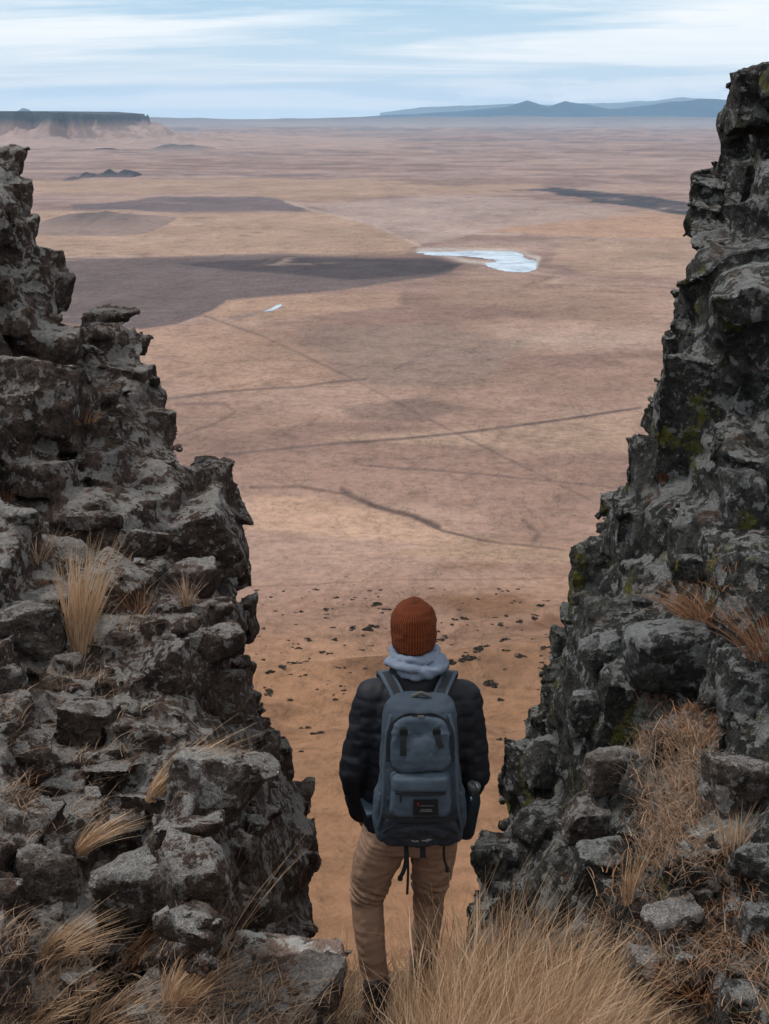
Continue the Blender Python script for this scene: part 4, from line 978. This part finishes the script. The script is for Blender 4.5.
fl_ = panel('pocket_flap', PACK2, rrect(-.104, .104, .268, .322, .012, 4), .062, fp_, wr=.0015)
lo_ = panel('lower_compartment', PDARK, rrect(-.142, .142, .012, .150, .055, 6, .05, .008), .022, wr=.007)
for s in (-1, 1):
    sp = empty('side_pocket'); sp.parent = BP
    bm = bmesh.new(); loftz(bm, [(s * .142, -.085, .03, .020, .07), (s * .150, -.085, .10, .026, .078), (s * .148, -.085, .20, .022, .074), (s * .142, -.085, .225, .016, .066)], 24)
    o = obj_bm('pocket_fabric', bm, PACK, sp); vox(o, .006, 3, wrinkle(.004, 20, 20, 20, 3))
    # seam welts that run down the side of the pack face and sweep out to the hip
    bm = bmesh.new()
    pts_ = [(s * .108, -outline(.53)[1] - .004, .53), (s * .122, -outline(.48)[1] - .006, .48), (s * .132, -outline(.36)[1] - .008, .36), (s * .134, -outline(.25)[1] - .008, .25), (s * .142, -outline(.16)[1] * .96, .155), (s * .156, -outline(.09)[1] * .82, .085)]
    chain(bm, pts_, [.0075] * 6); o = obj_bm('seam_welt', bm, PACK2, BP); vox(o, .004, 3)
# arched zip round the upper pocket
def strip(name, mat, pts, w, t=.0022, parent=BP, nrm=(0, -1, 0), seg=6):
    """flat webbing through the points"""
    P3 = [Vector(p) for p in pts]; S = []
    for i in range(len(P3) - 1):
        p0 = P3[max(i - 1, 0)]; p1 = P3[i]; p2 = P3[i + 1]; p3 = P3[min(i + 2, len(P3) - 1)]
        for j in range(seg):
            u = j / seg; S.append(.5 * ((2 * p1) + (p2 - p0) * u + (2 * p0 - 5 * p1 + 4 * p2 - p3) * u * u + (3 * p1 - p0 - 3 * p2 + p3) * u ** 3))
    S.append(P3[-1]); bm = bmesh.new(); rows_ = []; nv = Vector(nrm)
    for i, p_ in enumerate(S):
        tg = (S[min(i + 1, len(S) - 1)] - S[max(i - 1, 0)]).normalized(); nn = nv(p_) if callable(nrm) else nv; sd_ = tg.cross(nn).normalized(); nn = sd_.cross(tg).normalized()
        rows_.append([bm.verts.new(p_ + sd_ * w / 2 * a + nn * t * b) for a, b in ((-1, -1), (1, -1), (1, 1), (-1, 1))])
    for a, b in zip(rows_, rows_[1:]):
        for j in range(4): bm.faces.new((a[j], a[(j + 1) % 4], b[(j + 1) % 4], b[j]))
    bm.faces.new(rows_[0][::-1]); bm.faces.new(rows_[-1]); bmesh.ops.recalc_face_normals(bm, faces=bm.faces)
    return obj_bm(name, bm, mat, parent, False)
def by(x, z, e=.0): return (x, -float(outline(z)[1]) - e, z)
strip('zip_track', WEB, [by(-.118, .37, .010), by(-.118, .46, .012), by(-.100, .508, .008), by(-.05, .535, .010), by(0, .536, .016), by(.05, .535, .010), by(.100, .508, .008), by(.118, .46, .012), by(.118, .37, .010)], .012)
strip('zip_pull', ZIP, [by(-.011, .534, .022), by(.013, .534, .022)], .007, .002)
strip('zip_track', WEB, [by(-.093, .268, .054), by(0, .266, .060), by(.093, .268, .054)], .007, parent=fp_)
strip('zip_pull', BLK, [by(-.072, .262, .060), by(-.074, .236, .060)], .007, .002, parent=fp_)
strip('zip_track', WEB, [by(-.138, .085, .010), by(-.10, .120, .026), by(0, .142, .030), by(.10, .120, .026), by(.138, .085, .010)], .010, parent=lo_)
strip('compression_strap', WEB, [by(-.140, .160, .004), by(-.07, .158, .034), by(.07, .158, .034), by(.140, .160, .004)], .020)
# lash tabs with buckles on the upper pocket
for x in (-.062, .058):
    t_ = strip('lash_strap', WEB, [by(x, .505, .036), by(x - .002, .46, .044), by(x - .002, .405, .042)] if x < 0 else [by(x, .505, .036), by(x + .004, .47, .046), by(x + .018, .435, .046)], .022)
    bm = bmesh.new(); bmesh.ops.create_cube(bm, size=1)
    for v_ in bm.verts: v_.co = Vector((x + v_.co.x * .030, by(x, .49, .043)[1] + v_.co.y * .010, .490 + v_.co.z * .026))
    bmesh.ops.bevel(bm, geom=bm.edges[:], offset=.003, segments=2, affect='EDGES'); obj_bm('buckle', bm, BLK, t_, False)
# patch with worn lettering
PM = N('patch_black_fabric'); PM.done((.008, .008, .010), .8); PM = PM.m
LET = N('patch_thread'); LET.done((.20, .20, .19), .8); LET = LET.m; RED = N('patch_red_thread'); RED.done((.16, .012, .018), .8); RED = RED.m
yp = by(.018, .215, .058)[1]
strip('patch', PM, [(-.026, yp + .001, .2155), (.018, yp, .2155), (.064, yp + .001, .2165)], .062, .0022); patch = bpy.context.scene.objects['patch']
def glyph(pts, mat, w=.0022, par=patch, y=yp - .0042): strip('lettering', mat, [(p[0], y, p[1]) for p in pts], w, .0006, par, seg=3)
glyph([(-.012, .236), (-.006, .231), (-.010, .226), (-.013, .232)], RED, .004)
gx = 0
rr = random.Random(5)
for i in range(9):
    x = .001 + i * .0046; glyph([(x, .2045), (x + .0012, .2095 + rr.uniform(0, .002)), (x + .0028, .2045 + rr.uniform(0, .003))], LET, .0012)
for i in range(11):
    x = -.003 + i * .0046; glyph([(x, .2225), (x + .002, .2245 + rr.uniform(0, .002)), (x + .003, .2215)], LET, .0007)
glyph([(-.004, .2012), (.020, .2008), (.044, .2012)], LET, .0009)
for seq in ([(-.032, .070), (-.022, .064), (-.012, .066), (-.006, .064)], [(.006, .068), (.020, .070), (.034, .077)], [(.020, .064), (.032, .069), (.042, .075)]):
    strip('lettering', LET, [by(a, b, .034) for a, b in seq], .0032, .0012, lo_, seg=3)
# shoulder straps, carrying loop, hanging webbing
for s in (-1, 1):
    xs_ = .018 - .022
    st_ = strip('shoulder_strap', PACK2, [(xs_ + s * .070, -.040, .520), (xs_ + s * .083, .010, .560), (xs_ + s * .108, .070, .590), (xs_ + s * .125, .150, .588), (xs_ + s * .135, .245, .545), (xs_ + s * .14, .305, .40), (xs_ + s * .16, .285, .22), (xs_ + s * .205, .18, .10), (xs_ + s * .17, .01, .06)], .052, .006, nrm=(0, -.55, .83))
    strip('strap_stitching', WEB, [(xs_ + s * .070, -.048, .530), (xs_ + s * .083, .004, .569), (xs_ + s * .108, .066, .599), (xs_ + s * .124, .138, .598)], .026, .001, parent=st_, nrm=(0, -.55, .83))
bm = bmesh.new(); chain(bm, [(-.038, -.04, .545), (-.026, -.045, .572), (.004, -.047, .585), (.034, -.045, .572), (.046, -.04, .545)], [.008] * 5); lp_ = obj_bm('carrying_loop', bm, fabric('loop_grey', (.09, .085, .08)), BP); vox(lp_, .004, 2)
for pts_, w_ in (([(-.052, -.10, .01), (-.050, -.105, -.06), (-.058, -.10, -.115), (-.074, -.10, -.150)], .016), ([(-.046, -.09, -.02), (-.042, -.09, -.12), (-.045, -.088, -.225)], .010), ([(.012, -.12, .01), (.013, -.125, -.03), (.013, -.122, -.052)], .022),
                 ([(.098, -.06, .02), (.095, -.06, -.05), (.098, -.06, -.095), (.112, -.06, -.138)], .010), ([(.135, -.05, .05), (.140, -.05, .005), (.146, -.05, -.015)], .014)):
    strip('hanging_strap', WEB, pts_, w_, .0016)
for x, z in ((-.072, -.150), (.111, -.136)):
    bm = bmesh.new(); bmesh.ops.create_cube(bm, size=1)
    for v_ in bm.verts: v_.co = Vector((x + v_.co.x * .020, (-.10 if x < 0 else -.06) + v_.co.y * .01, z + v_.co.z * .022))
    bmesh.ops.bevel(bm, geom=bm.edges[:], offset=.003, segments=2, affect='EDGES'); obj_bm('strap_buckle', bm, BLK, BP, False)

# ---- flask in the side pocket
WB = empty('water_bottle', ROOT + Vector((.215, -.145, 1.0))); tag(WB, 'dark flask with round grey cap carried beside the right of the backpack', 'bottle'); WB.rotation_euler = (.12, .14, 0)
bm = bmesh.new(); loftz(bm, [(0, 0, -.115, .018, .018), (0, 0, -.108, .030, .030), (0, 0, -.09, .036, .036), (0, 0, .05, .037, .037), (0, 0, .075, .031, .031), (0, 0, .088, .022, .022), (0, 0, .10, .021, .021)], 32)
FL = N('flask_enamel'); FL.done((.008, .016, .024), .35); obj_bm('flask_body', bm, FL.m, WB)
bm = bmesh.new(); loftz(bm, [(0, 0, .098, .0255, .0255), (0, 0, .122, .0262, .0262), (0, 0, .126, .023, .023)], 28)
CP = N('flask_cap'); CP.done((.085, .088, .09), .5); cp_ = obj_bm('cap', bm, CP.m, WB)
bm = bmesh.new(); chain(bm, [(.010, -.026, .112), (.012, -.03, .128), (.004, -.012, .134), (-.010, .01, .132)], [.0032] * 4); obj_bm('cap_loop', bm, ZIP, WB)
bm = bmesh.new(); chain(bm, [(-.008, -.036, .085), (-.006, -.037, .080)], [.005] * 2); obj_bm('clip', bm, ZIP, WB)
# ================================================================ dry grass
def grassmat(name, c0, c1, c2):
    k = N(name); a = k.n('ShaderNodeAttribute', attribute_name='tint'); f = a.outputs['Fac']
    c = k.ramp(f, [(0, c0), (.5, c1), (1, c2)]); k.done(c, .75); k.b.inputs['Specular IOR Level'].default_value = .2
    tr = k.n('ShaderNodeBsdfTranslucent'); k.link(c, tr.inputs['Color']); mx = k.n('ShaderNodeMixShader'); mx.inputs[0].default_value = .22
    k.link(k.b.outputs[0], mx.inputs[1]); k.link(tr.outputs[0], mx.inputs[2]); k.link(mx.outputs[0], k.out.inputs['Surface']); return k.m
GOLD = grassmat('golden_dry_grass', (.32, .19, .105), (.55, .365, .225), (.78, .58, .41))
STRAW = grassmat('straw_brown_grass', (.20, .125, .08), (.37, .245, .165), (.55, .40, .28))
RUSTY = grassmat('rusty_dry_litter', (.16, .07, .035), (.30, .145, .075), (.44, .27, .16))
def blades(name, base, nrm_len, lean, mat, seed, w=.0028, curl=.5, spread=.35, seg=5, tint=None, label=None, cat=None, kind=None, heads=0.0, kink=.0):
    """base (n,3), length (n,), lean (n,2) horizontal lean of the blade over its length"""
    r_ = np.random.RandomState(seed); n = len(base); L_ = nrm_len
    az_ = r_.uniform(0, 2 * PI, n); d0 = np.stack([np.cos(az_) * spread * r_.uniform(.1, 1, n), np.sin(az_) * spread * r_.uniform(.1, 1, n), np.ones(n)], 1)
    d0[:, :2] += lean * .6; d0 /= np.linalg.norm(d0, axis=1)[:, None]
    droop = np.stack([lean[:, 0] + np.cos(az_) * curl * r_.uniform(0, 1, n), lean[:, 1] + np.sin(az_) * curl * r_.uniform(0, 1, n), -curl * r_.uniform(.1, .9, n)], 1)
    wd = w * r_.uniform(.6, 1.3, n); ang_ = r_.uniform(0, PI, n); sd_ = np.stack([np.cos(ang_) * .9 + .3, np.sin(ang_) * .6, 0 * ang_], 1); sd_ /= np.linalg.norm(sd_, axis=1)[:, None]
    P_ = []; 
    kk_ = r_.normal(size=(n, seg + 1, 3)) * kink
    for s in range(seg + 1):
        t = s / seg; p_ = base + d0 * (L_ * t)[:, None] + droop * (L_ * t * t * .8)[:, None] + kk_[:, s] * (L_ * t)[:, None]
        ww = wd * (1 - t) ** .6 if not heads else wd * np.where(t > .72, 1.0 + heads * (t < .99), .7 * (1 - .3 * t))
        if s == seg: ww = wd * .12
        P_.append(p_ - sd_ * ww[:, None]); P_.append(p_ + sd_ * ww[:, None])
    V_ = np.stack(P_, 1).reshape(-1, 3); nb = 2 * (seg + 1); b0 = np.arange(n)[:, None] * nb; F_ = []
    for s in range(seg): F_.append(np.stack([b0[:, 0] + 2 * s, b0[:, 0] + 2 * s + 1, b0[:, 0] + 2 * s + 3, b0[:, 0] + 2 * s + 2], 1))
    F_ = np.concatenate(F_); me_ = bpy.data.meshes.new(name)
    me_.vertices.add(len(V_)); me_.vertices.foreach_set('co', V_.ravel().astype(np.float32)); me_.loops.add(F_.size); me_.loops.foreach_set('vertex_index', F_.ravel().astype(np.int32))
    me_.polygons.add(len(F_)); me_.polygons.foreach_set('loop_start', np.arange(0, F_.size, 4, dtype=np.int32)); me_.update(calc_edges=True)
    tt = r_.beta(2, 2, n) if tint is None else np.clip(tint + r_.normal(0, .15, n), 0, 1)
    at2 = me_.attributes.new('tint', 'FLOAT', 'POINT'); at2.data.foreach_set('value', np.repeat(tt, nb).astype(np.float32))
    me_.materials.append(mat); o = bpy.data.objects.new(name, me_); COL.objects.link(o)
    tag(o, label, cat, kind=kind); return o
RG = np.random.RandomState(12)
# surfaces grass may stand on, boulders too
bvs = [bvL, bvR, bvF]
dg.update()
# bounding tree of all rocks placed as things, in world space
_v = []; _f = []
for o in COL.objects:
    if o.type == 'MESH' and o.name.split('.')[0] in ('boulder', 'rock'):
        n0 = len(_v); M_ = Matrix.LocRotScale(o.location, o.rotation_euler, o.scale)
        _v += [M_ @ v_.co for v_ in o.data.vertices]; _f += [[a + n0 for a in p.vertices] for p in o.data.polygons]
bvB = BVHTree.FromPolygons(_v, _f); bvs2 = [bvL, bvR, bvF, bvB]
def hit2(px, py):
    d_ = Vector(ray(px, py).tolist()).normalized(); best = None
    for b_ in bvs2:
        h_ = b_.ray_cast(Vector((0, 0, 0)), d_)
        if h_[0] is not None and (best is None or h_[3] < best[3]): best = h_
    return best
def down(x, y, z0=3.0):
    best = None
    for b_ in bvs2:
        h_ = b_.ray_cast(Vector((x, y, z0)), Vector((0, 0, -1)))
        if h_[0] is not None and (best is None or h_[0].z > best): best = h_[0].z
    return best
def tuft(px, py, n, L_, lean, label, mat=GOLD, rad=.035, w=.0024, curl=.35, spread=.3, seed=1, cat='grass tuft', heads=0.):
    h_ = hit2(px, py); c_ = np.array(h_[0]) if h_ and h_[3] < 13 else ray(px, py) * float(dL(px, py))
    r_ = np.random.RandomState(seed); a_ = r_.uniform(0, 2 * PI, n); d_ = rad * np.sqrt(r_.uniform(0, 1, n))
    base = np.stack([c_[0] + d_ * np.cos(a_), c_[1] + d_ * np.sin(a_) * .8, c_[2] - .02 + 0 * a_], 1)
    le = np.tile(np.array(lean, float), (n, 1)) + r_.normal(0, .10, (n, 2))
    return blades('grass_tuft', base, L_ * r_.uniform(.45, 1.05, n) ** .8, le, mat, seed, w, curl, spread, label=label, cat=cat)
for i, t in enumerate([
    (80, 650, 240, .60, (.10, 0), 'tall golden grass tuft standing in front of the large rounded boulder', GOLD, .045, .0028, .08, .16),
    (136, 614, 90, .24, (-.15, 0), 'short rusty tuft halfway between the tall tuft and the rim of the outcrop', RUSTY, .05, .0024, .3, .5),
    (186, 602, 60, .20, (.05, 0), 'small straw coloured tuft on the rounded boulder near the rim', STRAW, .03, .0022, .3, .35),
    (152, 796, 120, .34, (.75, 0), 'golden tuft leaning right in front of the big sloping boulder', GOLD, .03, .0022, .25, .18),
    (78, 852, 130, .25, (.75, 0), 'golden tuft leaning right above the white blotched boulder', GOLD, .03, .0022, .3, .22),
    (48, 960, 150, .26, (.7, -.1), 'golden tuft bent to the right at the foot of the upright pale slab', GOLD, .04, .0023, .35, .3),
    (132, 962, 150, .26, (.7, 0), 'orange tuft swept to the right below the white blotched boulder', RUSTY, .04, .0023, .35, .3),
    (178, 1000, 150, .26, (.5, 0), 'bushy straw tuft at the bottom edge left of the pinkish boulder', GOLD, .06, .0024, .35, .4),
    (205, 985, 34, .62, (.25, 0), 'thin tall pale stalks left of the pinkish boulder', STRAW, .05, .0020, .12, .30),
    (30, 1022, 150, .22, (.5, 0), 'dense golden tuft at the bottom left corner', GOLD, .08, .0025, .35, .45),
    (95, 1030, 150, .22, (.55, 0), 'spreading golden tuft at the bottom edge below the orange tuft', GOLD, .08, .0025, .35, .45),
    (36, 560, 60, .22, (0, 0), 'faint short tuft left of the head of the tall golden tuft', STRAW, .05, .0022, .4, .5),
    (8, 500, 40, .16, (.1, 0), 'tiny orange tuft on the ledge at the left edge', RUSTY, .05, .0024, .4, .5),
    (84, 420, 40, .16, (.1, 0), 'small rusty tuft in a crack high on the left outcrop', RUSTY, .08, .0030, .5, .6),
    (708, 614, 200, .20, (-.35, -.1), 'rusty tangled grass pocket above the huge rounded boulder', RUSTY, .12, .0024, .6, .8),
    (760, 655, 60, .30, (-.5, 0), 'orange tuft leaning left at the right edge', RUSTY, .05, .0024, .3, .3),
    (735, 850, 70, .24, (.05, 0), 'golden tuft standing below the tall block on the right', GOLD, .05, .0024, .3, .35),
    (628, 900, 60, .26, (.05, 0), 'narrow golden spike of grass right of the mossy block', GOLD, .018, .0024, .06, .12),
    (700, 985, 200, .13, (-.1, 0), 'rusty matted tuft between the upright boulder and the lumpy rock', RUSTY, .12, .0028, .7, .9),
    (655, 700, 40, .18, (0, 0), 'thin tuft under the huge rounded boulder', RUSTY, .10, .0022, .3, .4)]):
    tuft(*t[:2], t[2], t[3], t[4], t[5], t[6], t[7], t[8], t[9], t[10], seed=100 + i)
# cover nobody could count, scattered over the places that have it
def scatter(name, polys, mat, Lm, lean, seed, w=.0024, curl=.5, spread=.6, per=7, rad=.03, zmin=.2, tint=None, heads=0, ymax=9, kink=.02):
    r_ = np.random.RandomState(seed); B_ = []
    for poly, n_ in polys:
        poly = np.array(poly, float); x0, y0 = poly.min(0); x1, y1 = poly.max(0); c_ = 0; tries = 0
        while c_ < n_ and tries < n_ * 6:
            tries += 1; a_, b_ = r_.uniform(x0, x1), r_.uniform(y0, y1)
            if poly_dist(np.array([a_]), np.array([b_]), [tuple(q_) for q_ in poly])[0] < 0: continue
            c_ += 1; h_ = hit(a_, b_)
            if h_ is None or h_[3] > ymax or h_[1].z < zmin: continue
            m_ = per; o_ = r_.normal(0, rad, (m_, 2)); B_ += [(h_[0].x + q_[0], h_[0].y + q_[1], h_[0].z - .015) for q_ in o_]
    B_ = np.array(B_); n = len(B_); le = np.tile(np.array(lean, float), (n, 1)) + r_.normal(0, .22, (n, 2))
    print(name, n)
    return blades(name, B_, Lm * r_.uniform(.3, 1.0, n), le, mat, seed, w, curl, spread, kind='stuff', heads=heads, kink=kink)
GUL = [(650, 735), (720, 715), (712, 780), (700, 850), (769, 880), (800, 1060), (560, 1060), (600, 900), (640, 850)]
scatter('dry_grass', [(GUL, 620), ([(640, 740), (705, 730), (700, 860), (650, 870)], 300)], STRAW, .13, (0, -.1), 31, .0021, .7, .8, 7, .04)
scatter('rusty_litter', [(GUL, 420), ([(670, 560), (720, 560), (740, 615), (680, 620)], 60), ([(670, 715), (735, 700), (720, 740), (655, 745)], 90)], RUSTY, .10, (0, 0), 32, .0026, .9, 1.1, 7, .05)
scatter('dry_grass', [([(-30, 900), (60, 950), (130, 940), (240, 960), (330, 1000), (360, 1060), (-30, 1060)], 650), ([(0, 680), (120, 660), (140, 760), (60, 860), (0, 850)], 110), ([(20, 520), (160, 560), (150, 650), (60, 700), (0, 600)], 90)], STRAW, .12, (.5, 0), 33, .0021, .6, .8, 7, .035)
# the big golden clump in front of the person's right leg, and stalks
r_ = np.random.RandomState(41); B_ = []; T_ = []; Ls = []
while len(B_) < 9000:
    x = r_.uniform(.00, .98); y = r_.uniform(3.95, 5.15)
    px_, py_ = proj((x, y, float(floor_h(np.array(x), np.array(y)))))
    lim = np.interp(px_, [384, 400, 430, 470, 560, 620, 660, 700], [0, .25, .8, 1, 1, .8, .4, 0])
    if r_.uniform() > lim * (.35 + .65 * (noise(np.array([[x * 7, y * 7, 0.]]))[0] > -.05)): continue
    z = float(floor_h(np.array(x), np.array(y))) ; B_.append((x, y, z - .02)); Ls.append(np.interp(px_, [384, 420, 470, 520, 600, 680], [.34, .56, .76, .72, .50, .30]) * (1.0 if y > 4.6 else .9))
B_ = np.array(B_); n = len(B_); le = np.tile([.18, .0], (n, 1)) + r_.normal(0, .12, (n, 2)); le[:, 0] += (B_[:, 0] - .4) * .25
blades('dry_grass', B_, np.array(Ls) * r_.uniform(.3, 1.05, n), le, GOLD, 42, .0019, .30, .32, kind='stuff', kink=.032)
n = 330; x = r_.uniform(.08, .85, n); y = r_.uniform(4.6, 5.3, n); B_ = np.stack([x, y, floor_h(x, y) - .02], 1)
blades('grass_stalks', B_, r_.uniform(.38, .72, n) * np.interp(x, [.08, .35, .85], [.85, 1, .75]), np.tile([.14, 0], (n, 1)) + r_.normal(0, .14, (n, 2)), GOLD, 43, .0019, .10, .12, 6, kind='stuff', heads=.5, kink=.012)
n = 500; x = r_.uniform(-.25, .12, n); y = r_.uniform(5.2, 5.9, n); B_ = np.stack([x, y, floor_h(x, y) - .02], 1)
blades('dry_grass', B_, r_.uniform(.10, .32, n), np.tile([.1, 0], (n, 1)) + r_.normal(0, .2, (n, 2)), GOLD, 44, .0021, .4, .5, kind='stuff', kink=.02)
n = 40; x = r_.uniform(-.35, .10, n); y = r_.uniform(4.7, 5.15, n); B_ = np.stack([x, y, floor_h(x, y) - .02], 1)
blades('grass_stalks', B_, r_.uniform(.15, .42, n), np.tile([.35, 0], (n, 1)) + r_.normal(0, .45, (n, 2)), STRAW, 45, .0017, .15, .3, 6, kind='stuff', kink=.012)
